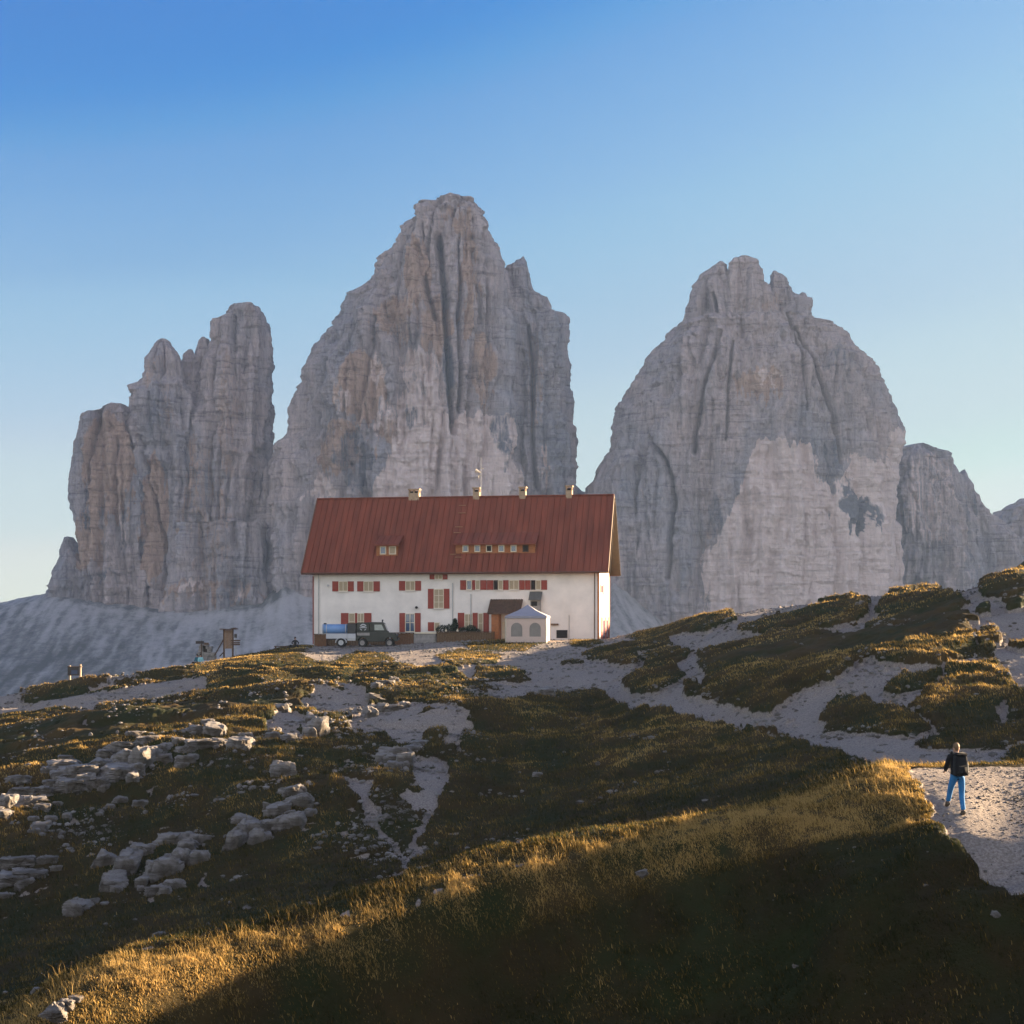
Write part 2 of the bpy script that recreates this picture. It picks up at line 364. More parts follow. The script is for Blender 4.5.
# ---- unseen ridge added outside the frame, notched to shape the shade and lit strip
wv = np.concatenate([np.arange(-80, 20, 4.), np.arange(20, 100, .5), np.arange(100, 146, 5.)])
Gk = [(-80,-6.5),(10,-7.),(24.4,-7.9),(25.8,-10.15),(30.4,-10.2),(30.9,-10.7),(32.6,-10.8),(33.6,-10.2),(36,-10.6),(50,-12.2),(53,-13.8),(57,-13.8),(62,-13.9),(72,-14.),(78,-14.6),(86,-15.2),(100,-16),(340,-16)]
Gw = np.interp(wv, [g[0] for g in Gk], [g[1] for g in Gk])+fbm(wv/3, 0*wv, 0*wv, 3, 8)*.14
tr = np.interp(wv, [-80, 60, 110, 340], [100, 120, 150, 230])
prof = [(-45,-26),(-30,-13),(-14,-3.2),(-4,-.4),(0,0),(5,-.5),(18,-4),(40,-14),(80,-34)]
VV = []
for k, (dt, dh) in enumerate(prof):
    t = tr+dt; h = Gw+tr*TAN+dh
    VV.append(np.stack([t*S2[0]-wv*S2[1], t*S2[1]+wv*S2[0], h], -1))
shade_hill = obj('shade_hill', raw_mesh('shade_hill', np.array(VV).reshape(-1, 3), grid_quads(len(prof), len(wv))), m_ground); tag(shade_hill, kind='structure')

# ================================================================== GRASS (blades rooted in the turf)
def blades(name, ymin, ymax, n, hmin, hmax, wid, pxa, pxb, only=None, nseg=2, drytop=0., var=.2):
    rows = np.where((TY[:, NC//2] > ymin-6) & (TY[:, NC//2] < ymax+6))[0]
    r0, r1 = rows[0], rows[-1]
    cols = np.where((pxs >= pxa) & (pxs <= pxb))[0]; c0, c1 = cols[0], cols[-1]
    sub = np.s_[r0:r1, c0:c1]
    ok = (turf[sub] > .62) & (TY[sub] > ymin) & (TY[sub] < ymax)
    if only is not None: ok &= only[sub]
    dA_ = np.abs((TY[r0+1:r1+1, c0:c1]-TY[sub])*(TX[r0:r1, c0+1:c1+1]-TX[sub]))
    wgt = (dA_*ok*(.35+.65*sstep(-.3, .35, lump[sub]))).ravel(); wgt /= wgt.sum()
    idx = RNG.choice(len(wgt), n, p=wgt); ri = idx//(c1-c0)+r0; ci = idx % (c1-c0)+c0
    a, c = RNG.random(n), RNG.random(n)
    def bl(A): return (A[ri, ci]*(1-a)*(1-c)+A[ri+1, ci]*a*(1-c)+A[ri, ci+1]*(1-a)*c+A[ri+1, ci+1]*a*c)
    x, y, z, dd = bl(TX), bl(TY), bl(TZ2), bl(dry_lit)
    cl = fbm(x/.45, y/.45, 0*x, 3, 77)
    h = (hmin+(hmax-hmin)*RNG.random(n)**1.6)*(1+1.9*cl); h = np.clip(h, hmin*.5, hmax*1.5)
    th = RNG.random(n)*6.283; lean = .25+.55*RNG.random(n); az = 2.6+RNG.normal(0, .9, n)
    w = wid*(.6+.8*RNG.random(n))
    dx, dy = np.cos(th)*w/2, np.sin(th)*w/2; lx, ly = np.cos(az)*lean*h, np.sin(az)*lean*h
    V = np.zeros((n, 5, 3)); z -= .015
    V[:, 0] = np.stack([x-dx, y-dy, z], -1); V[:, 1] = np.stack([x+dx, y+dy, z], -1)
    V[:, 2] = np.stack([x-dx*.7+lx*.35, y-dy*.7+ly*.35, z+h*.6], -1); V[:, 3] = np.stack([x+dx*.7+lx*.35, y+dy*.7+ly*.35, z+h*.6], -1)
    V[:, 4] = np.stack([x+lx, y+ly, z+h*(1-.25*lean)], -1)
    o = np.arange(n)[:, None]*5
    Q = np.concatenate([o+np.array([[0, 1, 3]]), o+np.array([[0, 3, 2]]), o+np.array([[2, 3, 4]])], 1).reshape(-1, 3)
    me = raw_mesh(name, V.reshape(-1, 3), Q, False)
    cv = np.clip(dd+RNG.normal(0, var, n)+drytop+.55*fbm(x/1.1, y/1.1, 0*x+6, 3, 171), 0, 1.2); attr(me, 'dry_lit', np.repeat(cv, 5))
    return me
m_grass, nt, b = newmat('mountain_grass')
dA = getattr_(nt, 'dry_lit')
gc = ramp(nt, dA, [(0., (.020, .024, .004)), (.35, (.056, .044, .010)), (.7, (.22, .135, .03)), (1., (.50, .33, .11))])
L(nt, gc, b.inputs['Base Color']); b.inputs['Roughness'].default_value = .8; b.inputs['Specular IOR Level'].default_value = .2
tl = N(nt, 'ShaderNodeBsdfTranslucent'); L(nt, gc, tl.inputs['Color'])
ms = N(nt, 'ShaderNodeMixShader'); ms.inputs[0].default_value = .4
out = nt.nodes['Material Output']; L(nt, b.outputs[0], ms.inputs[1]); L(nt, tl.outputs[0], ms.inputs[2]); L(nt, ms.outputs[0], out.inputs['Surface'])
spur = np.broadcast_to((TY > Yk[6][None, :]-.45) & (TY < Yk[7][None, :]+1.5), TY.shape)
tag(obj('grass', blades('grass', 25, 48, 320000, .04, .13, .017, -70, 1090, var=.34), m_grass), 'short dark tussock grass over the near slope', 'grass', kind='stuff')
tag(obj('dry_grass', blades('dry_grass', 27, 43, 120000, .035, .10, .011, -70, 960, spur, drytop=.18), m_grass), 'golden withered grass along the sunlit spur', 'grass', kind='stuff')
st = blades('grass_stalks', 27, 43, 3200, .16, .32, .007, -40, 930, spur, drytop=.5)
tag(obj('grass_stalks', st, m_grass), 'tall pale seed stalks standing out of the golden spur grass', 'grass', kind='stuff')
tag(obj('hillside_grass', blades('hillside_grass', 48, 90, 190000, .07, .19, .028, -70, 1090), m_grass), 'olive brown turf on the bowl and middle slopes', 'grass', kind='stuff')
tag(obj('upper_grass', blades('upper_grass', 90, 150, 120000, .06, .17, .045, -70, 1090), m_grass), 'short turf on the upper slopes below the hut', 'grass', kind='stuff')
# ================================================================== MOUNTAINS
m_rock, nt, b = newmat('dolomite_rock')
pA, oA, kA = getattr_(nt, 'pale'), getattr_(nt, 'warm'), getattr_(nt, 'stain')
n1 = noise_node(nt, .02, 9, (1, 1, .35), .65); n2 = noise_node(nt, .05, 8, (1.6, 1.6, .16), .7); n3 = noise_node(nt, .07, 6, (.22, .22, 3.2), .6)
nL = noise_node(nt, .009, 4, (1, 1, .5), .6); nS = noise_node(nt, .14, 6, (1, 1, .055), .7)
base = mix(nt, ramp(nt, nL, [(.33, (0, 0, 0)), (.58, (1, 1, 1))]), (.37, .37, .40), (.58, .475, .44))
base = mix(nt, 1., base, ramp(nt, nS, [(.25, (.62, .62, .64)), (.5, (.95, .95, .95)), (.75, (1.22, 1.2, 1.17))]), 'MULTIPLY')
pale = ramp(nt, n2, [(.30, (.80, .64, .57)), (.55, (.92, .75, .67)), (.75, (.94, .81, .74))])
warm = ramp(nt, n2, [(.3, (.42, .28, .21)), (.7, (.66, .47, .35))])
stn = ramp(nt, n2, [(.3, (.15, .155, .175)), (.7, (.24, .245, .265))])
def soft(a, n, lo, hi, amt=.8):
    t = math_(nt, 'ADD', a, math_(nt, 'MULTIPLY', math_(nt, 'SUBTRACT', n, .5), amt))
    g = N(nt, 'ShaderNodeMapRange', interpolation_type='SMOOTHSTEP'); g.inputs[1].default_value = lo; g.inputs[2].default_value = hi; L(nt, t, g.inputs[0]); return g.outputs[0]
c = mix(nt, soft(oA, nS, .35, .75, 1.3), base, warm)
c = mix(nt, soft(pA, nS, .38, .66, 1.1), c, pale)
c = mix(nt, soft(kA, nS, .32, .78, 1.2), c, stn)
strk = ramp(nt, n3, [(.36, (.74, .74, .76)), (.43, (1., 1., 1.)), (.7, (1.04, 1.04, 1.04))])
calm = math_(nt, 'SUBTRACT', 1., math_(nt, 'MULTIPLY', pA, .55), True)
c = mix(nt, calm, c, strk, 'MULTIPLY')
n4 = noise_node(nt, .16, 7, (1.5, 1.5, .45), .75)
c = mix(nt, calm, c, ramp(nt, n4, [(.32, (.62, .62, .63)), (.45, (.96, .96, .96)), (.62, (1.12, 1.11, 1.10))]), 'MULTIPLY')
L(nt, c, b.inputs['Base Color']); b.inputs['Roughness'].default_value = .95; b.inputs['Specular IOR Level'].default_value = .1
hh = math_(nt, 'ADD', math_(nt, 'ADD', math_(nt, 'MULTIPLY', n3, .55), math_(nt, 'MULTIPLY', n2, 1.3)), math_(nt, 'ADD', n1, math_(nt, 'MULTIPLY', n4, .7)))
bump(nt, b, hh, 1., 11.)

def superellipse(n, m_front, m_back):
    t = np.linspace(0, 2*np.pi, 4001); cx = np.sign(np.cos(t))*np.abs(np.cos(t))**(2/n); cy = np.sign(np.sin(t))*np.abs(np.sin(t))**(2/n)
    s = np.concatenate([[0], np.cumsum(np.hypot(np.diff(cx), np.diff(cy)))])
    half = s[2000]; a = np.concatenate([np.linspace(-half*.12, half*1.12, m_front), np.linspace(half*1.12, s[-1]-half*.12, m_back+2)[1:-1]]) % s[-1]
    return np.interp(a, s, cx), np.interp(a, s, cy)
def loft(prof, Yc, dep, nexp=2.6, rough=1., seed=0, cracks=(), pybase=650, dy=.95, seam=0):
    """a rock tower from its left/right outline; prof = [(py, left px, right px)...] top first"""
    pys = [p[0] for p in prof]; n = int((pybase-pys[0])/dy)+2
    py = np.linspace(pys[0], pybase, n)
    xl = np.interp(py, pys, [p[1] for p in prof]); xr = np.interp(py, pys, [p[2] for p in prof])
    wmax = (xr-xl).max(); m = int(wmax*1.45)+70
    ex, ey = superellipse(nexp, m, 34)
    hw = (xr-xl)/2; cxp = (xr+xl)/2
    hd = dep*(.45*hw.max()+.55*hw)                # plan depth in pixels of width
    hd = np.minimum(hd, 1.25*hw+4)
    sc = Yc/F
    PX = cxp[:, None]+hw[:, None]*ex[None]; X = (PX-CX)*sc
    Y = Yc-(hd*sc)[:, None]*ey[None]; Z = np.broadcast_to(((CY-py)*sc)[:, None], X.shape)+0.
    # the camera looks up a little at a nearer face: keep the outline where it was drawn
    k = Y/Yc; 
    PY = np.broadcast_to(py[:, None], X.shape)
    nx = np.sign(ex)*np.abs(ex)**(nexp-1); ny = -np.sign(ey)*np.abs(ey)**(nexp-1); nn = np.hypot(nx, ny)+1e-9; nx /= nn; ny /= nn
    wz = fbm(X/90, Y/90, Z/200, 2, seed+5)*18
    rib = ridged((X+wz)/62, Y/62, Z/420, 3, seed+1)             # great buttresses and chimneys
    flu = ridged((X+wz)/19, Y/19, Z/150, 3, seed+2)             # flutes
    blk = blk_ = fbm(X/16, Y/16, Z/26, 4, seed+3)
    th = Z/11.5+fbm(X/70, Y/70, Z/60, 2, 91)*1.6; fr = th-np.floor(th); ter = (sstep(0, .25, fr)-fr)      # ledges of bedding
    th2 = Z/37+fbm(X/110, Y/110, Z/90, 2, 93)*1.2; fr2 = th2-np.floor(th2); ter2 = (sstep(0, .15, fr2)-fr2)
    fin = fbm(X/4.5, Y/4.5, Z/6, 3, seed+9)
    edge_ = np.minimum(1, np.minimum(hw*sc/30, 1))[:, None]
    wv_ = (X+wz)/34+fbm(X/60, Y/60, Z/120, 3, seed+31)*.9
    bil = np.minimum(np.abs(noise3(wv_, Y/34, Z/520, seed+6)), .42)            # pillars parted by clefts
    bil2 = np.minimum(np.abs(noise3((X+wz*.6)/12+blk_*.5, Y/12, Z/170, seed+7)), .4)
    d = (rib-.55)*24*rough+(flu-.55)*8*rough+(bil-.26)*36*rough+(bil2-.24)*22*rough+blk_*10+ter*1.0+ter2*1.9+fin*3.6
    stp = noise3(np.floor(th*1.15)*7.7+seed, X/38, Y/38, 55)*4.2+noise3(np.floor(X/16+wz/9)*5.3+seed, Z/90, Y/60, 56)*4.0
    d = d+stp*rough
    lim = .15+.85*edge_
    out_ = np.abs(ex)[None]**6                    # on the outline itself only the small forms act
    d = d*lim
    dx = d*(1-out_*.35)-1.5
    for cr in cracks:
        q = sdline([(p[0], p[1], 0) for p in cr[1]], PX+blk*2.0, PY)
        d2 = cr[0]*1.9*np.exp(-(q/(cr[2]*.9))**2)
        front = sstep(0, .25, ey)[None]
        dx = dx-d2*front
    X = X+nx[None]*dx; Y = Y+ny[None]*dx
    Z = Z+(fbm(X/9, Y/9, 0*X+seed, 3, seed+21)*2.5+fbm(X/25, Y/25, 0*X, 2, seed+22)*3)*sstep(40, 0, (PY-pys[0]))*np.minimum(1, edge_*1.2+.3)*(1-.85*out_)-3*sstep(20, 0, (PY-pys[0]))
    cap = np.stack([X[0].mean(), Y[0].mean(), Z[0].mean()+1])
    V = np.concatenate([np.stack([X, Y, Z], -1).reshape(-1, 3), cap[None]])
    Q = grid_quads(n, len(ex), True)[:, ::-1]
    capi = len(V)-1; mcol = len(ex); i0 = np.arange(mcol)
    C = np.stack([i0, (i0+1) % mcol, np.full(mcol, capi), np.full(mcol, capi)], -1)
    return V, Q, C, np.append(PX.ravel(), cxp[0]), np.append(PY.ravel(), pys[0]), mcol
def blobs(lst, px, py, seed):
    """painted-on minerals: soft ragged patches of differently coloured rock"""
    w = fbm(px/7., py/34., 0*px, 5, seed, .6)*34; w2 = fbm(px/5, py/22., 0*px+4, 4, seed+3)*9
    r = np.zeros(px.shape)
    for poly, v in lst:
        r = np.maximum(r, v*sstep(5, -6, sdf(poly, px+w2, py+w)+w*.35))
    return r
def peak(name, lofts, pale=(), warm=(), stain=(), seed=0):
    Vs, Qs, Cs, PX, PY, off = [], [], [], [], [], 0
    for lf in lofts:
        V, Q, C, px, py, _ = loft(**lf); Vs.append(V); Qs.append(Q+off); Cs.append(C+off); PX.append(px); PY.append(py); off += len(V)
    V = np.concatenate(Vs); me = bpy.data.meshes.new(name)
    Q = np.concatenate(Qs); C = np.concatenate(Cs)[:, :3]
    V = V.astype(np.float32); lv = np.concatenate([Q.ravel(), C.ravel()]).astype(np.int32)
    ls = np.concatenate([np.arange(len(Q))*4, len(Q)*4+np.arange(len(C))*3]).astype(np.int32)
    me.vertices.add(len(V)); me.vertices.foreach_set('co', V.ravel()); me.loops.add(len(lv)); me.loops.foreach_set('vertex_index', lv)
    me.polygons.add(len(ls)); me.polygons.foreach_set('loop_start', ls); me.polygons.foreach_set('use_smooth', np.ones(len(ls), bool)); me.update(calc_edges=True)
    PX = np.concatenate(PX); PY = np.concatenate(PY)
    attr(me, 'pale', blobs(pale, PX, PY, seed+1)); attr(me, 'warm', blobs(warm, PX, PY, seed+2)); attr(me, 'stain', blobs(stain, PX, PY, seed+3))
    o = obj(name, me, m_rock); tag(o, kind='structure'); return o
def R(cx, cy, rx, ry): return [(cx-rx, cy), (cx-rx*.6, cy-ry*.8), (cx, cy-ry), (cx+rx*.7, cy-ry*.7), (cx+rx, cy), (cx+rx*.6, cy+ry*.8), (cx, cy+ry), (cx-rx*.7, cy+ry*.7)]

YM = 2000.
# --- left group of towers
peak('mountain', [
  dict(prof=[(303,240,250),(305,234,257),(309,230,259),(316,224,262),(322,217,263),(340,216,265),(356,213,267.5),(380,207,269),(406,203,270.5),(426,199,271.5),(453,196,271),(463,192,275),(520,186,277),(600,180,285),(660,175,300)], Yc=YM+10, dep=.62, seed=101, nexp=2.8),
  dict(prof=[(336,199,207),(338,197,211),(345,196,212),(356,194,214),(380,190,214),(430,186,216),(660,180,230)], Yc=YM+20, dep=.6, seed=102),
  dict(prof=[(348,189,193),(353,185,195),(362,182,198),(380,180,200),(660,176,204)], Yc=YM+24, dep=.6, seed=103),
  dict(prof=[(337,160,167),(339,157,170),(343,154,172),(352,151,176),(360,149,179),(372,149,181),(380,148,184),(388,140,190),(396,133,196),(413,129,202),(440,128,208),(480,134,214),(540,138,222),(600,140,232),(660,130,240)], Yc=YM-8, dep=.62, seed=104,
       cracks=[(9, [(146,440),(150,470),(158,500),(168,540),(172,590)], 2.2), (7, [(196,380),(198,440),(205,500)], 2.)]),
  dict(prof=[(402,112,123),(404,110,126),(412,84,128),(415,80,129),(430,76,133),(440,73,138),(455,72.5,143),(480,72,146),(510,76,147),(540,80,147),(555,81,149),(600,80,158),(660,78,165)], Yc=YM-26, dep=.55, seed=105, nexp=3.2,
       cracks=[(8, [(103,412),(97,440),(93,470),(92,500)], 1.6)]),
  dict(prof=[(535,66,71),(540,65,74),(556,63,80),(572,59,90),(585,56,100),(600,50,120),(660,30,150)], Yc=YM-6, dep=.5, seed=106),
  dict(prof=[(572,57,60),(576,54,64),(600,42,70),(660,30,80)], Yc=YM, dep=.6, seed=107),
  dict(prof=[(520,178,262),(560,172,266),(585,168,268),(600,162,268),(660,150,272)], Yc=YM-52, dep=.34, seed=108, nexp=3.)],
  warm=[(R(112,470,32,60), .95), (R(92,540,18,34), .8), (R(160,520,16,70), .9), (R(210,520,30,60), .5), (R(235,420,14,70), .5), (R(205,455,10,30), .55), (R(172,410,9,30), .5), (R(210,590,60,12), .62), (R(160,370,12,20), .5)],
  pale=[(R(195,586,14,10), .6), (R(238,592,18,8), .55), (R(125,530,8,30), .5)],
  stain=[(R(108,510,5,26), .62), (R(90,505,8,28), .6), (R(240,585,22,12), .5), (R(110,575,26,7), .55)], seed=300)
# --- the highest, central peak
peak('mountain', [
  dict(prof=[(198,441,452),(200,438,475),(204,433,480),(210,424,483),(216,420,485),(226,406,487),(243,400,494),(255,388,500),(263,380,503),(275,376,506),(286,365,508),(303,346,510),(319,340,511),(336,326,512),(353,318,513),(369,308,514),(386,303,515),(412,297,517),(436,292,520),(456,279,522),(466,273,524),(500,271,527),(560,268,532),(655,262,538)], Yc=YM+6, dep=.60, seed=201, nexp=2.7,
       cracks=[(20, [(441,250),(447,300),(450,340),(454,400),(456,440)], 3.0), (10, [(420,260),(430,300),(438,330)], 2.2), (12, [(463,250),(462,330),(464,420)], 1.8), (7, [(380,330),(372,390),(366,430)], 2.), (7, [(492,300),(500,360),(500,420)], 2.)]),
  dict(prof=[(255,521,526),(258,519,529),(264,512,531),(268,507,532),(288,503,537),(300,500,549),(311,498,553),(314,496,562),(327,494,565),(353,492,566),(369,490,568),(386,489,566),(410,488,568),(430,487,571),(446,486,574),(500,485,575),(655,480,580)], Yc=YM+22, dep=.62, seed=202, nexp=2.7,
       cracks=[(9, [(528,330),(533,380),(532,440),(536,490)], 1.8)]),
  dict(prof=[(206,455,474),(215,452,482),(240,450,490),(262,449,497),(300,449,500),(350,452,502),(400,455,500),(430,460,496),(450,468,490)], Yc=YM-45, dep=.5, seed=203, nexp=2.4, pybase=455,
       cracks=[(10, [(474,240),(470,300),(468,380)], 1.8), (8, [(486,230),(488,300),(486,380)], 1.6)]),
  dict(prof=[(233,398,412),(245,394,424),(270,386,432),(310,384,438),(350,380,440),(400,384,438),(430,392,430)], Yc=YM-46, dep=.42, seed=204, nexp=2.3, pybase=434),
  dict(prof=[(455,272,280),(470,262,284),(500,258,290),(560,250,300),(655,240,310)], Yc=YM-14, dep=.5, seed=205),
  dict(prof=[(482,572,576),(484,570,580),(490,566,584),(495,560,596),(520,550,620),(655,540,660)], Yc=YM+110, dep=.5, seed=206, nexp=2.2)],
  pale=[([(404,405),(440,372),(446,412),(452,425),(500,418),(515,425),(522,495),(380,495),(393,466),(402,440)], .95), ([(378,495),(392,470),(420,440),(500,430),(522,480),(524,560),(380,560)], 1.), (R(424,375,22,18), .62), (R(545,470,8,30), .6), (R(330,495,18,16), .66), (R(355,415,10,22), .55), (R(392,425,12,20), .6), (R(382,380,12,16), .5)],
  warm=[(R(470,285,9,60), .95), (R(420,285,16,40), .8), (R(370,400,24,40), .85), (R(440,340,18,34), .75), (R(486,380,12,44), .7), (R(345,455,26,30), .8), (R(400,330,24,24), .7), (R(460,225,18,14), .7), (R(535,380,12,60), .45), (R(405,440,26,20), .7)],
  stain=[(R(362,465,22,30), .62), (R(416,425,12,14), .6), (R(452,380,9,30), .7), (R(504,445,7,34), .62), (R(480,385,12,12), .5), (R(520,440,5,30), .6), (R(410,345,22,18), .45), (R(340,430,10,20), .5), (R(428,400,10,10), .5)], seed=320)
# --- right-hand peak
peak('mountain', [
  dict(prof=[(322,684,812),(327,676,822),(333,670,832),(340,668,842),(352,654,851),(366,646,866),(380,636,874),(392,629,881),(413,616,889),(431,614,896),(448,611,896.5),(457,606,894),(466,602,891),(487,592,888),(500,591,887),(520,590,890),(535,590,894),(590,590,897),(600,584,898),(655,576,902)], Yc=YM+20, dep=.58, seed=301, nexp=2.9, rough=.75,
       cracks=[(11, [(711,345),(702,375),(694,400),(686,430),(682,460)], 1.7), (8, [(722,355),(716,400),(714,450)], 1.4), (14, [(784,340),(796,365),(810,395),(822,430),(828,470)], 1.9), (13, [(640,445),(652,460),(662,485),(664,510),(660,545),(658,580)], 2.2), (8, [(775,320),(788,370),(792,420)], 1.3), (6, [(846,420),(852,440)], 1.5)]),
  dict(prof=[(261,716,722),(264,710,726),(270,705,728),(277,700,730),(288,695,731),(305,692,733),(318,690,735),(340,684,740),(430,676,748)], Yc=YM-26, dep=.5, seed=312, nexp=2.5, pybase=430),
  dict(prof=[(254,739,748),(257,734,753),(262,731,757),(275,730,761),(300,729,764),(340,728,768),(430,724,776)], Yc=YM-32, dep=.5, seed=313, nexp=2.5, pybase=430),
  dict(prof=[(272,722,757),(280,702,762),(288,697,766),(305,695,770),(318,692,774),(330,686,782),(345,680,790),(380,674,800),(430,670,812),(480,664,822),(560,660,832),(655,650,842)], Yc=YM-14, dep=.42, seed=302, nexp=2.5, rough=.9,
       cracks=[(9, [(730,262),(729,290),(731,325)], 1.6), (7, [(712,300),(716,335)], 1.4)]),
  dict(prof=[(270,771,778),(273,766,783),(280,765,787),(290,764,792),(300,763,803),(320,762,812),(360,760,822),(655,756,840)], Yc=YM+6, dep=.5, seed=303),
  dict(prof=[(291,799,804),(293,796,808),(306,793,811),(322,792,813),(345,790,818),(655,780,840)], Yc=YM+2, dep=.5, seed=304),
  dict(prof=[(319,814,821),(323,812,824),(334,811,825),(350,809,828),(655,800,850)], Yc=YM-2, dep=.5, seed=305),
  dict(prof=[(448,620,640),(462,612,652),(500,604,662),(560,598,665),(600,596,668),(655,590,676)], Yc=YM-58, dep=.5, seed=306, nexp=2.3),
  dict(prof=[(522,889,891),(535,886,897),(560,884,900),(600,880,903),(655,876,908)], Yc=YM-20, dep=.6, seed=307)],
  pale=[([(742,448),(796,452),(802,485),(818,492),(836,472),(834,462),(868,470),(872,442),(900,428),(905,640),(700,640),(690,600),(688,560),(704,545),(722,505)], 1.), (R(750,390,22,10), .5), (R(640,500,20,8), .4)],
  warm=[(R(745,395,30,16), .8), (R(772,310,10,20), .5), (R(700,560,16,40), .45), (R(730,610,40,10), .5), (R(815,530,30,10), .4)],
  stain=[(R(838,517,20,19), 1.), (R(704,525,8,30), .6), (R(818,470,12,26), .62), (R(832,493,8,8), .8), (R(696,600,5,26), .6), (R(840,400,34,22), .45), (R(826,370,24,16), .5)], seed=340)
# --- smaller peaks further right
peak('mountain', [
  dict(prof=[(442,912,926),(444,906,932),(448,899,940),(452,894,950),(460,890,957),(468,888,962),(520,880,976),(655,870,1000)], Yc=YM+190, dep=.5, seed=401, nexp=2.4, rough=.8,
       cracks=[(12, [(958,465),(962,500),(970,540),(976,580)], 2.2)]),
  dict(prof=[(468,962,966),(478,955,972),(500,950,983),(526,945,1004),(560,940,1022),(590,930,1040),(655,920,1070)], Yc=YM+215, dep=.5, seed=402, nexp=2.2, rough=.8),
  dict(prof=[(448,880,893),(470,878,896),(655,870,905)], Yc=YM+230, dep=.5, seed=403)],
  pale=[(R(925,500,30,50), .5), (R(960,570,20,30), .4)], warm=[(R(930,480,30,30), .4)], stain=[(R(968,530,6,50), .6)], seed=360)
peak('mountain', [
  dict(prof=[(497,1020,1030),(502,1013,1040),(512,1001,1060),(522,996,1080),(540,990,1100),(655,960,1180)], Yc=YM+420, dep=.6, seed=501, nexp=2.2, rough=.8)], warm=[(R(1012,530,12,20), .4)], seed=380)

# --- unseen ridge added beyond the right edge, to shade the scree and the walls
wv2 = np.arange(500, 2520, 25.); t2 = 3000+120*fbm(wv2/300, 0*wv2, 0*wv2, 3, 9)
VV = []
for dt, k in ((-340, -.25), (-230, .35), (-120, .75), (0, 1), (250, .7), (600, -.15)):
    t = t2+dt; h = (FARG+3000*TAN+45*fbm(wv2/160, 0*wv2, 0*wv2, 4, 19))*k
    VV.append(np.stack([t*S2[0]-wv2*S2[1], t*S2[1]+wv2*S2[0], h-60*(1-abs(k))], -1))
tag(obj('mountain', raw_mesh('mountain', np.array(VV).reshape(-1, 3), grid_quads(6, len(wv2))), m_rock), kind='structure')

# ================================================================== SCREE below the walls
sk = [  # from the foot of the walls down to the valley: (px, py, distance)
 [(-700,640,2150),(-200,625,2120),(0,603,2080),(30,596,2075),(58,590,2070),(100,596,2040),(160,604,2010),(200,604,2000),(262,596,2000),(282,572,2030),(300,580,2010),(330,610,1980),(560,612,1990),(600,575,2040),(612,548,2060),(640,585,2020),(668,618,1980),(860,618,1980),(900,585,2060),(1000,590,2200),(1500,600,2200),(2400,600,2300)],
 [(-700,660,1960),(-200,632,1950),(0,606,1945),(30,602,1940),(58,598,1935),(100,604,1930),(160,612,1920),(200,613,1915),(262,604,1905),(285,586,1920),(312,598,1905),(335,618,1890),(560,622,1900),(600,596,1930),(614,566,1960),(642,602,1930),(668,628,1900),(860,628,1900),(900,606,1930),(1000,610,2050),(1500,620,2000),(2400,620,2000)],
 [(-700,690,1700),(0,655,1680),(150,652,1660),(300,652,1640),(600,660,1640),(1000,665,1700),(1500,670,1700)],
 [(-700,745,1420),(0,712,1400),(300,712,1380),(600,715,1380),(1000,715,1400),(1500,720,1400)],
 [(-700,850,900),(0,830,900),(600,830,900),(1500,830,900)],
]
spx = np.concatenate([np.arange(-700, -60, 20.), np.arange(-60, 1090, 1.6), np.arange(1100, 1360, 40.)])
SY, SZ = [], []
KY = [pchip([p[0] for p in r], [p[2] for p in r], spx) for r in sk]; KP = [np.interp(spx, [p[0] for p in r], [p[1] for p in r]) for r in sk]
for i, n in enumerate((70, 130, 60, 14)):
    for j in range(n+(i == 3)):
        t = j/n; SY.append(KY[i]*(1-t)+KY[i+1]*t); z0 = (CY-KP[i])*KY[i]/F; z1 = (CY-KP[i+1])*KY[i+1]/F; SZ.append(z0*(1-t)+z1*t)
SY = np.array(SY); SZ = np.array(SZ); SX = (spx[None]-CX)/F*SY
g1 = ridged(SX/70, SY/260, 0*SX, 4, 71); g2 = fbm(SX/16, SY/30, 0*SX, 4, 72); g3 = fbm(SX/5, SY/7, 0*SX, 3, 73)
SPX = np.broadcast_to(spx[None], SX.shape); SPY = CY-SZ*F/SY
band = sstep(.3, 1., fbm(SX/60, SY/60, SZ/12, 4, 74)+.5)
SZ = SZ+(g1-.4)*3+g2*1.5+g3*1.2-1.0
me = raw_mesh('scree_slope', np.stack([SX, SY, SZ], -1).reshape(-1, 3), grid_quads(*SX.shape)[:, ::-1])
rib = ridged((SX+SY*.25)/38, SY/150, 0*SX, 4, 77)
attr(me, 'rocky', np.clip(.36+.55*fbm(SX/60, SY/200, 0*SX, 5, 76)+.55*fbm(SX/9+SY/60, SY/110, 0*SX, 4, 79)+.2*(rib-.4)+.3*sstep(260, 60, SPX)*sstep(600, 660, SPY)+.25*sstep(5, 0, SPY-np.interp(SPX, [0, 60, 100, 200, 262, 300], [606, 598, 604, 613, 604, 590]))*sstep(40, 70, SPX)*sstep(300, 280, SPX), 0, 1))
m_scree, nt, b = newmat('scree')
n1 = noise_node(nt, .10, 9, (1, .6, 1), .75); n2 = noise_node(nt, .7, 5, rough=.7); ra = getattr_(nt, 'rocky')
t = math_(nt, 'ADD', ra, math_(nt, 'MULTIPLY', math_(nt, 'SUBTRACT', n1, .5), .9))
cs = ramp(nt, t, [(.2, (.62, .58, .55)), (.45, (.48, .45, .42)), (.65, (.26, .25, .23)), (.85, (.13, .13, .115))])
cs = mix(nt, .5, cs, ramp(nt, n2, [(.3, (.7, .7, .7)), (.7, (1.2, 1.2, 1.2))]), 'MULTIPLY')
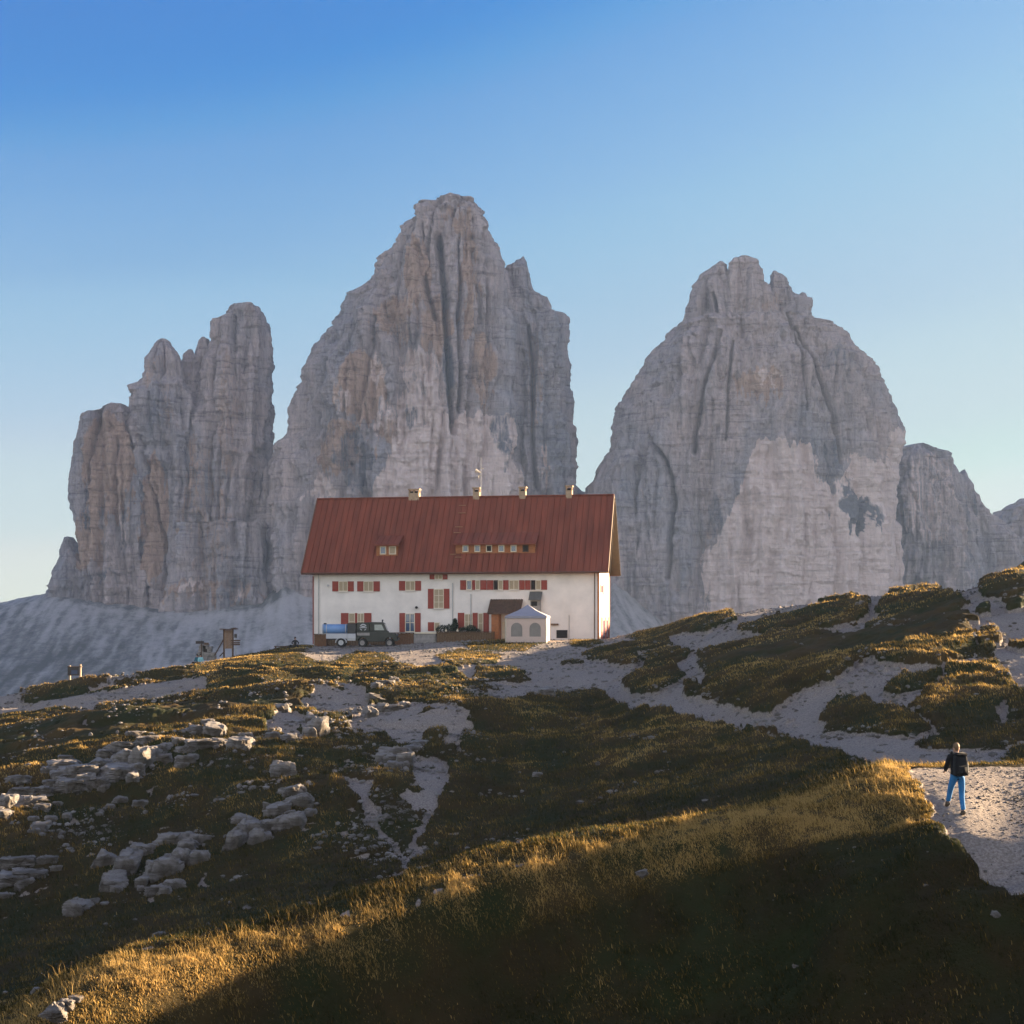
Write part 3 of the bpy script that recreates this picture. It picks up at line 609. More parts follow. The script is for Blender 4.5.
L(nt, cs, b.inputs['Base Color']); b.inputs['Roughness'].default_value = .95; bump(nt, b, math_(nt, 'ADD', n1, n2), 1., 5.)
tag(obj('scree_slope', me, m_scree), kind='structure')
# valley floor and the land beyond, out to the horizon
X, Y = np.meshgrid(np.linspace(-2900, 1300, 50), np.linspace(-280, 2700, 40))
Zt = -175+fbm(X/900, Y/900, 0*X, 3, 88)*20
tag(obj('valley_floor', raw_mesh('valley_floor', np.stack([X, Y, Zt], -1).reshape(-1, 3), grid_quads(*X.shape)), m_ground), kind='structure')
# ================================================================== MOUNTAIN HUT
m_wall = simple('white_render', (.70, .64, .57), .9, .12, .6, bmp=.3)
m_roof = simple('red_sheet_roof', (.175, .043, .022), .9, .30, .5, stretch=(3, .4, .4))
m_wood = simple('orange_brown_wood', (.30, .105, .03), .7, .3, 3., stretch=(1, 1, 6))
m_dark = simple('dark_timber', (.075, .04, .022), .8, .3, 3.)
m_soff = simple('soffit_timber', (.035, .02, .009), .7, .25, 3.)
m_red = simple('red_shutter_paint', (.25, .032, .016), .6, .2, 4., stretch=(1, 1, 8))
m_frame = simple('cream_window_frame', (.62, .53, .38), .6, .08)
m_curt = simple('cream_curtain', (.36, .28, .18), .9, .2, 6., stretch=(8, 1, 1))
m_stone = simple('grey_stone', (.26, .235, .21), .95, .3, 2.5, bmp=.6)
m_metal = simple('grey_metal', (.35, .35, .35), .45, .1, metal=.8)
m_gutter = simple('brown_gutter', (.10, .05, .03), .5, .2, metal=.3)
m_brick = simple('chimney_render', (.34, .24, .15), .9, .25, 4.)
m_glass, nt, b = newmat('window_glass'); b.inputs['Base Color'].default_value = (.05, .08, .13, 1); b.inputs['Roughness'].default_value = .08; b.inputs['Metallic'].default_value = .0
b.inputs['Specular IOR Level'].default_value = 1.
m_black = simple('black_interior', (.012, .010, .010), .9, .1)
m_barge = simple('pale_bargeboard', (.15, .09, .05), .6, .15)
HA = math.radians(10); HX0, HY0, HB = -20.17, 152.06, -2.95
HL, HD, EAVE, RIDGE = 29.14, 9.4, 4.27, 12.12
def hp(px, py):
    k = (px-CX)/F; u = (k*HY0-HX0)/(math.cos(HA)+math.sin(HA)*k); Y = HY0-math.sin(HA)*u
    return u, (CY-py)/F*Y-HB
hut = thing('mountain_hut', 'long white mountain hut with a steep red sheet metal roof and red shutters', 'mountain hut', (HX0, HY0, HB), -HA)
ev, rd = EAVE-HB, RIDGE-HB; mid = HD/2; slope = (rd-ev)/(mid+.75)
def rz(y): return ev+(y+.75)*slope if y <= mid else ev+(HD+.75-y)*slope
wt = rz(0)-.22
bm = bmesh.new()
prism(bm, [(0, -3), (HD, -3), (HD, wt), (mid, rz(mid)-.30), (0, wt)], 'x', 0, HL)
obj('wall', bm, m_wall, hut)
# roof with standing seams
bm = bmesh.new(); x0, x1 = -1.0, HL+.95
for s in (0, 1):
    ya, yb = (-.75, mid) if s == 0 else (HD+.75, mid)
    v = [bm.verts.new(p) for p in ((x0, ya, ev), (x1, ya, ev), (x1, yb, rd), (x0, yb, rd), (x0, ya, ev-.2), (x1, ya, ev-.2), (x1, yb, rd-.22), (x0, yb, rd-.22))]
    for f in ((0,1,2,3), (4,7,6,5), (0,4,5,1), (1,5,6,2), (3,7,4,0)): bm.faces.new([v[i] for i in f])
bmesh.ops.recalc_face_normals(bm, faces=bm.faces[:])
roof = obj('roof', bm, m_roof, hut)
bm = bmesh.new(); n = 52
L_ = math.hypot(mid+.75, rd-ev); ang = math.atan2(rd-ev, mid+.75)
for i in range(n+1):
    x = x0+.05+(x1-x0-.1)*i/n
    Mx = Matrix.Translation((x, -.75, ev)) @ Matrix.Rotation(ang, 4, 'X')
    box(bm, -.03, .03, .02, L_-.02, .004, .085, Mx)
obj('standing_seam', bm, m_roof, roof)
bm = bmesh.new(); box(bm, x0-.02, x1+.02, mid-.16, mid+.16, rd-.03, rd+.09); obj('ridge_cap', bm, m_roof, roof)
for x in (x1+.003, x0-.063):
    for s in (1, -1):
        bm = bmesh.new()
        Mx = Matrix.Translation((x, mid-s*(mid+.78), ev)) @ Matrix.Rotation(0 if s == 1 else math.pi, 4, 'Z') @ Matrix.Rotation(ang, 4, 'X')
        if s == 1: box(bm, 0, .06, 0, L_, -.30, .06, Mx)
        else: box(bm, -.06, 0, 0, L_, -.30, .06, Mx)
        obj('bargeboard', bm, m_barge, roof)
for k in range(9):
    for s in (1, -1):
        bm = bmesh.new()
        t = (k+.5)/9; y = mid-s*(mid+.75)*(1-t); z = ev+(rd-ev)*t-.36
        box(bm, HL+.02, x1-.02, y-.07, y+.07, z-.12, z+.06)
        obj('soffit_beam', bm, m_soff, roof)
bm = bmesh.new()
for s in (1, -1):
    Mx = Matrix.Translation((HL+.01, mid-s*(mid+.70), ev-.02)) @ Matrix.Rotation(0 if s == 1 else math.pi, 4, 'Z') @ Matrix.Rotation(ang, 4, 'X')
    if s == 1: box(bm, 0, 1.12, 0, L_-.25, -.27, -.22, Mx)
    else: box(bm, -1.12, 0, 0, L_-.25, -.27, -.22, Mx)
obj('soffit', bm, m_soff, roof)
bm = bmesh.new(); tube(bm, (x0+.1, -.86, ev-.08), (x1-.1, -.86, ev-.08), .08, n=8); obj('gutter', bm, m_gutter, roof)
for px, y1 in ((318.8, 574), (452.8, 583), (471, 594), (594.6, 572)):
    u, z1 = hp(px, y1); bm = bmesh.new(); tube(bm, (u, -.08, .1), (u, -.08, z1), .045, n=6)
    obj('drainpipe', bm, m_gutter if px > 590 else m_metal, hut)
bm = bmesh.new(); tube(bm, (.03, -.06, 0), (.03, -.06, ev-.35), .06, n=6); obj('drainpipe', bm, m_red, hut)
def chimney(px, h=.95, w=.62):
    bm = bmesh.new(); u = hp(px, 500)[0]; u = u*1.0
    k = (px-CX)/F; y = mid+.1      # place it on the ridge line
    ux = (k*(HY0+math.cos(HA)*y)-HX0-math.sin(HA)*y)/(math.cos(HA)+math.sin(HA)*k)
    bm = bmesh.new(); box(bm, ux-w/2, ux+w/2, y-.3, y+.35, rd-.8, rd+h*.50); c = obj('chimney', bm, m_brick, roof)
    bm = bmesh.new()
    for a, bb in ((-1, -1), (1, -1), (-1, 1), (1, 1)): box(bm, ux+a*(w/2-.06)-.06, ux+a*(w/2-.06)+.06, y+.02+bb*.24-.06, y+.02+bb*.24+.06, rd+h*.5+.002, rd+h*.83)
    if w > .8: box(bm, ux-.06, ux+.06, y-.28, y+.32, rd+h*.5+.002, rd+h*.83)
    box(bm, ux-w/2-.07, ux+w/2+.07, y-.38, y+.42, rd+h*.83+.002, rd+h*.97); obj('chimney_cowl', bm, m_brick, c)
    bm = bmesh.new(); box(bm, ux-w/2+.13, ux+w/2-.13, y-.12, y+.16, rd+h*.5+.004, rd+h*.72); obj('flue', bm, m_black, c)
    return ux
chimney(414.4, .95, 1.1); chimney(476.6, 1.0, .66); chimney(522.8, 1.0, .66); chimney(569.2, 1.05, .64)
# mast
k = (481-CX)/F; y = mid; ux = (k*(HY0+math.cos(HA)*y)-HX0-math.sin(HA)*y)/(math.cos(HA)+math.sin(HA)*k)
bm = bmesh.new(); tube(bm, (ux, y, rd-.3), (ux, y, rd+4.1), .035, .02, 6)
ant = obj('antenna_mast', bm, m_metal, roof)
bm = bmesh.new(); tube(bm, (ux-.1, y, rd+2.5), (ux-.55, y, rd+2.7), .05, .18, 10); tube(bm, (ux, y, rd+2.9), (ux+.25, y, rd+2.9), .03, n=6); tube(bm, (ux-.3, y-.05, rd+2.2), (ux, y, rd+2.2), .05, n=6); tube(bm, (ux-.25, y, rd+1.9), (ux-.25, y, rd+2.25), .04, n=6)
obj('aerial', bm, m_frame, ant)

def sash(parent, u0, u1, z0, z1, y, nx=2, nz=1, pane=m_curt, fw=.07, fm=None, outn=-1):
    """a window: frame with glazing bars set in a dark reveal, pane behind"""
    bm = bmesh.new()
    box(bm, u0, u0+fw, y-.05, y, z0, z1); box(bm, u1-fw, u1, y-.05, y, z0, z1)
    box(bm, u0+fw, u1-fw, y-.05, y, z0, z0+fw); box(bm, u0+fw, u1-fw, y-.05, y, z1-fw, z1)
    for i in range(1, nx):
        x = u0+(u1-u0)*i/nx; box(bm, x-fw*.5, x+fw*.5, y-.047, y-.003, z0+fw, z1-fw)
    for i in range(1, nz):
        z = z0+(z1-z0)*i/nz; box(bm, u0+fw, u1-fw, y-.044, y-.006, z-fw*.4, z+fw*.4)
    w = obj('window', bm, fm or m_frame, parent)
    bm = bmesh.new(); box(bm, u0+.02, u1-.02, y-.024, y-.014, z0+.02, z1-.02); obj('pane', bm, pane, w)
    return w
def shutter(parent, u0, u1, z0, z1, y):
    bm = bmesh.new(); box(bm, u0+.01, u1-.01, y-.05, y, z0, z1)
    n = max(3, int((z1-z0)/.14))
    for i in range(n):
        z = z0+(z1-z0)*(i+.5)/n; box(bm, u0+.07, u1-.07, y-.066, y-.05, z-.035, z+.035)
    return obj('shutter', bm, m_red, parent)
def fwin(a, b, y0, y1, **kw):
    u0, zt = hp(a, y0); u1, zb = hp(b, y1); sash(hut, u0, u1, zb, zt, -.01, **kw)
    bm = bmesh.new(); box(bm, u0-.05, u1+.05, -.14, -.003, zb-.07, zb-.01)
    obj('window_sill', bm, m_wall, hut)
def fshut(a, b, y0, y1):
    u0, zt = hp(a, y0); u1, zb = hp(b, y1); shutter(hut, u0, u1, zb, zt, -.012)
for a, b_, c_, d_ in ((332.3, 338.6, 347.9, 354), (357.2, 363.6, 373.5, 380), (399, 405.4, 415.2, 421.2)):
    y0, y1 = (581.3, 591.4) if a < 390 else (580.9, 590.6)
    fwin(b_, c_, y0, y1, nx=2); fshut(a, b_, y0, y1); fshut(c_, d_, y0, y1)
fwin(434.7, 442.6, 574.4, 579.4, nx=2); fshut(429.6, 434.7, 574.4, 579.4); fshut(442.6, 447.6, 574.4, 579.4)
fwin(433.8, 443.9, 589, 608.5, nx=2, nz=3); fshut(427.9, 433.8, 588.8, 608.6); fshut(443.9, 449.6, 588.8, 608.6)
fwin(348.8, 355, 613.2, 630, nx=1, nz=2); fwin(357.5, 364, 613.2, 630, nx=2, nz=2); fshut(341, 348.6, 613, 630); fshut(355.1, 357.4, 613, 630); fshut(364.2, 371.6, 613, 630)
fwin(405.2, 415, 613.4, 632, nx=2, nz=2, pane=m_glass); fshut(399.4, 405.2, 613, 632); fshut(415, 420.8, 613, 632)
fwin(434.4, 440, 622.4, 631, nx=1); fshut(427.9, 434.2, 622.2, 631)
fwin(464.6, 472.5, 613.8, 630, nx=2, nz=2); fshut(457.8, 464.4, 612.8, 630); fshut(472.7, 477.8, 612.8, 630)
fwin(478.2, 483.2, 613.2, 633, nx=1, nz=2); fshut(483.4, 489, 612.8, 633)
# the long upper band of shutters and windows on the right
fshut(460.2, 466.2, 580.2, 589.8); fwin(466.5, 472, 580.2, 589.8, nx=1, pane=m_glass); fshut(472.2, 475.2, 580.2, 589.8); fwin(475.4, 480, 580.2, 589.8, nx=1)
fshut(480.3, 486.7, 580.2, 589.8); fshut(486.9, 493.5, 580.2, 589.8); fwin(493.8, 498, 580.2, 589.8, nx=1, pane=m_black, fm=m_dark); fwin(498.1, 503, 580.2, 589.8, nx=1)
fshut(503.2, 508.7, 580.2, 589.8); fwin(509, 518.8, 580.2, 589.8, nx=2); fshut(519.2, 524.8, 580.2, 589.8); fshut(525, 530.6, 580.2, 589.8)
fwin(531, 535.4, 580.2, 589.8, nx=1, pane=m_black, fm=m_dark); fwin(535.6, 541, 580.2, 589.8, nx=1); fshut(541.2, 547.2, 580.2, 589.8)
# gable end
def gsh(y0_, y1_, z0, z1):
    bm = bmesh.new(); box(bm, HL+.012, HL+.06, y0_, y1_, z0, z1); obj('shutter', bm, m_red, hut)
def gwin(y0_, y1_, z0, z1):
    bm = bmesh.new(); box(bm, HL+.003, HL+.03, y0_, y1_, z0, z1); w = obj('window', bm, m_frame, hut)
    bm = bmesh.new(); box(bm, HL+.031, HL+.036, y0_+.08, y1_-.08, z0+.08, z1-.08); obj('pane', bm, m_glass, w)
gwin(1.6, 2.9, 5.1, 5.95); gsh(2.95, 3.9, 4.95, 6.05); gsh(.9, 1.55, 5.15, 5.95); gwin(3.2, 4.6, .4, 2.5); gsh(1.6, 3.15, .2, 2.75); gsh(4.7, 6.2, .2, 2.75); gwin(6.3, 7.3, .4, 2.5); gsh(7.35, 8.5, .2, 2.75)
bm = bmesh.new(); box(bm, HL+.004, HL+.03, 8.9, HD+.01, 0, wt-.1); obj('corner_strip', bm, m_wood, hut)
bm = bmesh.new(); box(bm, HL-.16, HL+.02, -.022, -.004, 0, wt-.1); box(bm, HL+.004, HL+.02, -.01, .25, 0, wt-.1)
obj('corner_strip', bm, m_wood, hut)
# dormers
def dormer(pa, pb, pyt, pyb, rpa, rpb, rpy, wins):
    # face plane where the roof slope meets the sill
    u0 = hp(pa, pyb)[0]; u1 = hp(pb, pyb)[0]; Yd = HY0-math.sin(HA)*(u0+u1)/2
    z = (CY-pyb)/F*(Yd+1)-HB
    y = (z-ev)/slope-.75; yf = y-.05
    def cv(px, py):
        k = (px-CX)/F; u = (k*(HY0+math.cos(HA)*yf)-HX0-math.sin(HA)*yf)/(math.cos(HA)+math.sin(HA)*k); YY = HY0-math.sin(HA)*u+math.cos(HA)*yf
        return u, (CY-py)/F*YY-HB
    u0, zb = cv(pa, pyb); u1, zt = cv(pb, pyt)
    bm = bmesh.new(); yb = (zt-ev)/slope-.75+.4
    prism(bm, [(yf, zb), (yb, zb+.2), (yb, zt-.02), (yf, zt-.02)], 'x', u0, u1)
    dm = obj('dormer', bm, m_wood, roof)
    r0, _ = cv(rpa, rpy); r1, zr = cv(rpb, rpy)
    ybk = (zr+.55-ev)/slope-.75
    bm = bmesh.new(); prism(bm, [(yf-.45, zt-.12), (yf-.45, zt+.02), (ybk, zr+.62), (ybk, zr+.30)], 'x', r0, r1)
    dr = obj('dormer_roof', bm, m_roof, dm)
    bm = bmesh.new(); nn = max(4, int((r1-r0)/.6))
    for i in range(nn+1):
        x = r0+.03+(r1-r0-.06)*i/nn; prism(bm, [(yf-.45, zt+.022), (yf-.45, zt+.09), (ybk, zr+.69), (ybk, zr+.622)], 'x', x-.03, x+.03)
    obj('dormer_seam', bm, m_roof, dm)
    for a, b_, kind in wins:
        w0, q1 = cv(a, pyt+1.6); w1, q0 = cv(b_, pyb-1.6)
        sash(dm, w0, w1, q0, q1, yf-.005, nx=1, fw=.09, pane=kind, fm=(m_dark if kind is m_black and a > 520 else m_frame))
dormer(455.6, 535.2, 543.4, 553.6, 453.8, 537, 537.5, [(cx_-3., cx_+3., m_black if i in (2, 5) else m_glass) for i, cx_ in enumerate((465.5, 477.4, 489.1, 501.4, 513.6, 525.6))])
dormer(376.4, 397.4, 544.6, 556, 375.4, 400, 541, [(380, 386.2, m_glass), (389, 396, m_curt)])
m_rail = simple('rusty_rail', (.30, .17, .08), .7)
for pa, pb, py in ((448.5, 456, 527.5), (448, 455, 533.5), (447.5, 453.5, 555.5), (453, 460, 558.5), (449, 456, 505), (449.5, 457, 513)):
    u0 = hp(pa, py)[0]; u1 = hp(pb, py)[0]; z = (CY-py)/F*(HY0-2.6+3.2)-HB; y = (z-ev)/slope-.75
    u0 *= 1.012; u1 *= 1.012
    bm = bmesh.new(); tube(bm, (u0, y-.12, z+.02), (u1, y-.12, z+.02), .035, n=6); obj('snow_guard', bm, m_rail, roof)
# small things on the wall
bm = bmesh.new(); u, z = hp(417, 607.5); tube(bm, (u, -.3, z), (u, -.01, z), .14, .1, 10); obj('wall_lamp', bm, m_black, hut)
bm = bmesh.new(); u, z = hp(328.5, 585.5); tube(bm, (u, -.2, z), (u, -.01, z), .12, .09, 8); obj('wall_lamp', bm, m_metal, hut)
bm = bmesh.new(); u0, z1 = hp(551, 623.5); u1, z0 = hp(558.5, 625.2); box(bm, u0, u1, -.16, -.004, z0, z1); obj('wall_bracket', bm, m_gutter, hut)
bm = bmesh.new(); u0, z1 = hp(556.5, 630); u1, z0 = hp(567.5, 638); box(bm, u0, u1, -.04, -.004, z0, z1); obj('cellar_hatch', bm, m_black, hut)
bm = bmesh.new(); u0, z1 = hp(569, 615); tube(bm, (u0, -.05, .2), (u0, -.05, z1), .03, n=6); obj('drainpipe', bm, m_metal, hut)
# porch
u0, zt = hp(490.4, 600.5); u1, zb = hp(523, 613.5)
bm = bmesh.new(); prism(bm, [(-1.7, zb-.08), (-1.7, zb+.04), (-.004, zt+.12), (-.004, zt)], 'x', u0, u1); po = obj('porch_roof', bm, m_dark, hut)
bm = bmesh.new()
for i in range(13):
    x = u0+(u1-u0)*(i+.5)/13; prism(bm, [(-1.72, zb+.043), (-1.72, zb+.08), (-.01, zt+.16), (-.01, zt+.123)], 'x', x-.03, x+.03)
obj('batten', bm, m_dark, po)
ua, za = hp(494, 613.5); ub, _ = hp(501.2, 640)
bm = bmesh.new(); box(bm, ua, ub, -1.45, -.006, -.6, za)
for i in range(5): x = ua+(ub-ua)*(i+.5)/5; box(bm, x-.05, x+.05, -1.47, -1.45, -.6, za)
obj('porch_wall', bm, m_wood, hut)
ua, _ = hp(502, 640); ub, _ = hp(505, 640); bm = bmesh.new(); box(bm, ua, ub, -.1, -.006, 0, 2.3); dr = obj('door', bm, m_frame, hut)
ua, _ = hp(505.2, 640); ub, _ = hp(509.5, 640); bm = bmesh.new(); box(bm, ua, ub, -.08, -.006, 0, 2.3); obj('door_glass', bm, m_glass, dr)
ua, _ = hp(520, 640); bm = bmesh.new(); box(bm, ua, ua+.14, -1.5, -1.36, -.6, zb-.1); obj('porch_post', bm, m_wood, hut)
# little hooded kiosk window on the wall
u0, zt = hp(529.8, 592); u1, zb = hp(542.4, 600)
bm = bmesh.new(); prism(bm, [(-.85, zb-.03), (-.85, zb+.03), (-.004, zt+.05), (-.004, zt)], 'x', u0, u1); prism(bm, [(-.84, zb-.03), (-.8, zb-.03), (-.8, zb+.01), (-.84, zb+.01)], 'x', u0, u1)
hd = obj('hood', bm, simple('grey_felt', (.10, .095, .085), .9), hut)
bm = bmesh.new(); a0, t1 = hp(531, 600); a1, t0 = hp(541, 614); box(bm, a0, a1, -.5, -.006, t0, t1); obj('vent_box', bm, m_stone, hd)
bm = bmesh.new(); a0, t1 = hp(532, 601.5); a1, t0 = hp(538, 606); box(bm, a0, a1, -.53, -.503, t0, t1); obj('vent_grille', bm, m_black, hd)
# ================================================================== THINGS ROUND THE HUT
def gp(px, Y):
    """ground point on the sight column px at distance Y"""
    x = (px-CX)/F*Y; return Vector((x, Y, ground_z(x, Y)))
def wz_(py, Y): return (CY-py)/F*Y
m_tent = simple('pale_canvas', (.52, .40, .33), .85, .05, 2.)
m_tentr = simple('grey_canvas_roof', (.26, .25, .28), .8, .06, 2.)
m_mesh = simple('tent_window_film', (.19, .17, .15), .4, .1)
# pavilion tent
Yt = 141.; p = gp(527.8, Yt); W = 3.75; base = p.z
tent = thing('pavilion_tent', 'square white pavilion tent with two arched windows beside the hut porch', 'tent', (p.x, Yt, base), math.radians(-6))
h = wz_(616, Yt)-base; pk = wz_(604.6, Yt+1)-base
def arch_panel(name, parent, ln, Mx, wins):
    """a canvas wall whose arched openings are real holes"""
    bm = bmesh.new(); outer = [(-ln/2, -.5), (ln/2, -.5), (ln/2, h), (-ln/2, h)]
    es = []
    def loop(pts):
        vs = [bm.verts.new((x, 0, z)) for x, z in pts]
        for i in range(len(vs)): es.append(bm.edges.new((vs[i], vs[(i+1) % len(vs)])))
    loop(outer)
    for cx_, w_, z0, z1 in wins:
        r = w_/2; pts = [(cx_-r, z0), (cx_+r, z0)]+[(cx_+r*math.cos(a), z1-r+r*math.sin(a)) for a in np.linspace(0, math.pi, 13)]
        loop(pts)
    bmesh.ops.triangle_fill(bm, edges=es, use_beauty=True)
    r_ = bmesh.ops.extrude_face_region(bm, geom=bm.faces[:]); bmesh.ops.translate(bm, verts=[v for v in r_['geom'] if isinstance(v, bmesh.types.BMVert)], vec=(0, .03, 0))
    bmesh.ops.recalc_face_normals(bm, faces=bm.faces[:])
    for v in bm.verts: v.co = Mx @ v.co
    pn = obj(name, bm, m_tent, parent)
    for cx_, w_, z0, z1 in wins:
        bm = bmesh.new(); r = w_/2+.03; pts = [(cx_-r, z0-.03), (cx_+r, z0-.03)]+[(cx_+r*math.cos(a), z1-w_/2+r*math.sin(a)) for a in np.linspace(0, math.pi, 13)]
        prism(bm, pts, 'y', .034, .044)
        for v in bm.verts: v.co = Mx @ v.co
        obj('arched_window', bm, m_mesh, pn)
wins = [(-.86, 1.05, .45, h-.62), (.86, 1.05, .45, h-.62)]
for k in range(4):
    Mx = Matrix.Rotation(k*math.pi/2, 4, 'Z') @ Matrix.Translation((0, -W/2, 0)); arch_panel('tent_wall', tent, W-.07, Mx, wins if k != 1 else wins[:1])
bm = bmesh.new(); e = W/2+.08; vs = [bm.verts.new(q) for q in ((-e, -e, h), (e, -e, h), (e, e, h), (-e, e, h))]
m1 = [bm.verts.new((a*e*.45, b_*e*.45, h+(pk-h)*.46)) for a, b_ in ((-1, -1), (1, -1), (1, 1), (-1, 1))]
ap = bm.verts.new((0, 0, pk)); lo = [bm.verts.new((v.co.x, v.co.y, h-.22)) for v in vs]
for i in range(4):
    j = (i+1) % 4; bm.faces.new((vs[i], vs[j], m1[j], m1[i])); bm.faces.new((m1[i], m1[j], ap)); bm.faces.new((lo[i], lo[j], vs[j], vs[i]))
bmesh.ops.recalc_face_normals(bm, faces=bm.faces[:]); obj('tent_roof', bm, m_tentr, tent)
for a, b_ in ((-1, -1), (1, -1), (1, 1), (-1, 1)):
    bm = bmesh.new(); tube(bm, (a*W/2, b_*W/2, -.3), (a*W/2, b_*W/2, h), .045, n=8); obj('tent_pole', bm, m_frame, tent)

# timber fences of the terrace, each its own length
def fence(pa, pb, Y, pyt, pyb, mat, label, lid=None, name='timber_fence', cat='fence', rz=-HA):
    a, b_ = gp(pa, Y), gp(pb, Y); zt, zb = wz_(pyt, Y), wz_(pyb, Y)-.8; ln = (b_.x-a.x)/math.cos(rz)
    t = thing(name, label, cat, (a.x, Y, zb), rz)
    H = zt-zb; n = max(2, int(ln/.16)); bm = bmesh.new()
    for i in range(n): box(bm, ln*i/n+.006, ln*(i+1)/n-.006, -.02, .02, 0, H-.03*random.random()-.08)
    obj('boarding' if mat is not m_stone else 'block', bm, mat, t)
    m = max(2, int(ln/1.6)+1)
    for i in range(m):
        x = ln*i/(m-1); bm = bmesh.new(); box(bm, x-.05, x+.05, .022, .12, 0, H-.02); obj('post', bm, m_dark, t)
    bm = bmesh.new(); box(bm, -.06, ln+.06, -.09, .16, H-.079, H-.0); obj('cap_rail', bm, lid or m_dark, t)
    return t
m_br = simple('brown_fence_boards', (.13, .058, .022), .8, .3, 2.5, stretch=(5, 1, 1)); m_br2 = simple('dark_fence_boards', (.10, .055, .022), .8, .3, 2.5, stretch=(5, 1, 1))
fence(314.6, 326.6, 149.2, 633.8, 646, m_br, 'short reddish brown board fence at the left corner of the hut')
fence(327.4, 389, 149.8, 635, 646, m_br2, 'low dark board fence behind the green off-road car and trailer', rz=-.05)
fence(391, 413.6, 148.4, 632.4, 645, m_br, 'brown board fence right of the green car bonnet')
fence(437, 494, 147.0, 631.5, 642, m_br2, 'long dark brown board fence below the dark green shrubs')
# stone store box with a pale lid
a = gp(413.8, 147.9); zt, zb = wz_(632.2, 147.9), wz_(644.5, 147.9)-.5
t = thing('store_box', 'squat grey brown stone box with a pale lid between two brown fences', 'storage box', (a.x, 147.9, zb), -HA)
bm = bmesh.new(); box(bm, 0, 2.2, 0, 1.2, 0, zt-zb-.16); obj('block', bevel(bm, .02), m_stone, t)
bm = bmesh.new(); box(bm, .08, 2.3, -.08, 1.28, zt-zb-.158, zt-zb); obj('lid', bevel(bm, .02), m_frame, t)

# shrubs in front of the hut
m_leaf = simple('dark_shrub_leaf', (.018, .030, .016), .8, .4, 3.)
def shrub(px, Y, pyb, w, h, label, bumps):
    p = gp(px, Y); zb = wz_(pyb, Y); r = np.random.default_rng(int(px)); n = 1700
    t = thing('shrub', label, 'shrub', (p.x, Y, zb-.3), 0, 'shrubs behind the terrace fence')
    c = r.normal(0, 1, (n, 3)); c /= np.linalg.norm(c, axis=1)[:, None]; rad = .55+.45*r.random(n)**.5
    k = r.integers(0, len(bumps), n); B = np.array(bumps)
    ctr = np.stack([B[k, 0]*w, (r.random(n)-.5)*.3, B[k, 1]*h], -1); pos = ctr+c*rad[:, None]*np.stack([B[k, 2]*w, B[k, 2]*w*.8, B[k, 3]*h], -1)
    pos[:, 2] = np.maximum(pos[:, 2], 0)
    s = .07+.07*r.random(n); a_, b2 = r.normal(0, 1, (n, 3)), r.normal(0, 1, (n, 3)); a_ /= np.linalg.norm(a_, axis=1)[:, None]; b2 /= np.linalg.norm(b2, axis=1)[:, None]
    V = np.stack([pos, pos+a_*s[:, None]*1.4, pos+b2*s[:, None]], 1).reshape(-1, 3)
    obj('foliage', raw_mesh('foliage', V, np.arange(n*3).reshape(-1, 3), False), m_leaf, t)
    bm = bmesh.new()
    for i in range(4): tube(bm, (0, 0, -.4), ((i-1.5)*w*.22, 0, h*.5), .03, .012, 5)
    obj('stem', bm, m_dark, t)
shrub(447, 148.6, 632, 2.2, 1.2, 'dark green shrub with a flat top left of the doorway shutters', [(-.2, .4, .3, .42), (.12, .45, .28, .45), (.3, .35, .2, .5)])
shrub(455, 148.9, 632, .7, 1.5, 'narrow upright dark shrub between two broad ones', [(0, .45, .4, .5), (0, .75, .3, .35)])
shrub(469, 148.4, 632, 2.1, 1.0, 'broad low dark shrub under the red shutters', [(-.25, .4, .28, .42), (.1, .5, .25, .5), (.3, .3, .25, .4)])
for px, lb in ((446, 'left one of two small white bottles on the terrace fence'), (457.5, 'right one of two small white bottles on the terrace fence')):
    p = gp(px, 147.0); z = wz_(631.5, 147.0)+.003
    bm = bmesh.new(); tube(bm, (0, 0, 0), (0, 0, .16), .1, .1, 8); tube(bm, (0, 0, .16), (0, 0, .26), .05, .04, 8)
    t = obj('bottle', bm, m_frame); t.location = (p.x, 147.04-.17*0, z-.0); tag(t, lb, 'bottle', 'white bottles on the fence')

# green off-road car
m_carg = simple('dull_green_paint', (.018, .020, .013), .45, .12, 2.); m_tyre = simple('tyre_rubber', (.02, .02, .02), .9, .1); m_rim = simple('pale_rim', (.45, .45, .43), .5, .1)
m_white = simple('white_paint', (.42, .42, .42), .5, .05); m_blue = simple('light_blue_tank', (.14, .26, .46), .5, .12, 1.5)
m_seam = simple('blackened_metal', (.03, .03, .03), .5, .1)
def wheel(par, x, y, z, r, w=.22, rim=m_rim):
    bm = bmesh.new(); n = 22; pr = [(-w/2, r*.62), (-w/2, r*.93), (-w/2+.04, r), (w/2-.04, r), (w/2, r*.93), (w/2, r*.62)]
    rings = [[bm.verts.new((x+rr*math.cos(6.2832*i/n), y+yy, z+rr*math.sin(6.2832*i/n))) for i in range(n)] for yy, rr in pr]
    for k in range(len(pr)):
        A, B = rings[k], rings[(k+1) % len(pr)]
        for i in range(n): bm.faces.new((A[i], A[(i+1) % n], B[(i+1) % n], B[i]))
    bmesh.ops.recalc_face_normals(bm, faces=bm.faces[:])
    wh = obj('wheel', bm, m_tyre, par)
    bm = bmesh.new(); tube(bm, (x, y-w*.36, z), (x, y+w*.36, z), r*.60, n=16); tube(bm, (x, y-w*.46, z), (x, y-w*.36, z), r*.2, r*.26, 10); obj('rim', bm, rim, wh)
YC = 145.6
pr_, pf = gp(343, YC), gp(392, YC); gz = gp(366, YC).z; crz = 0.
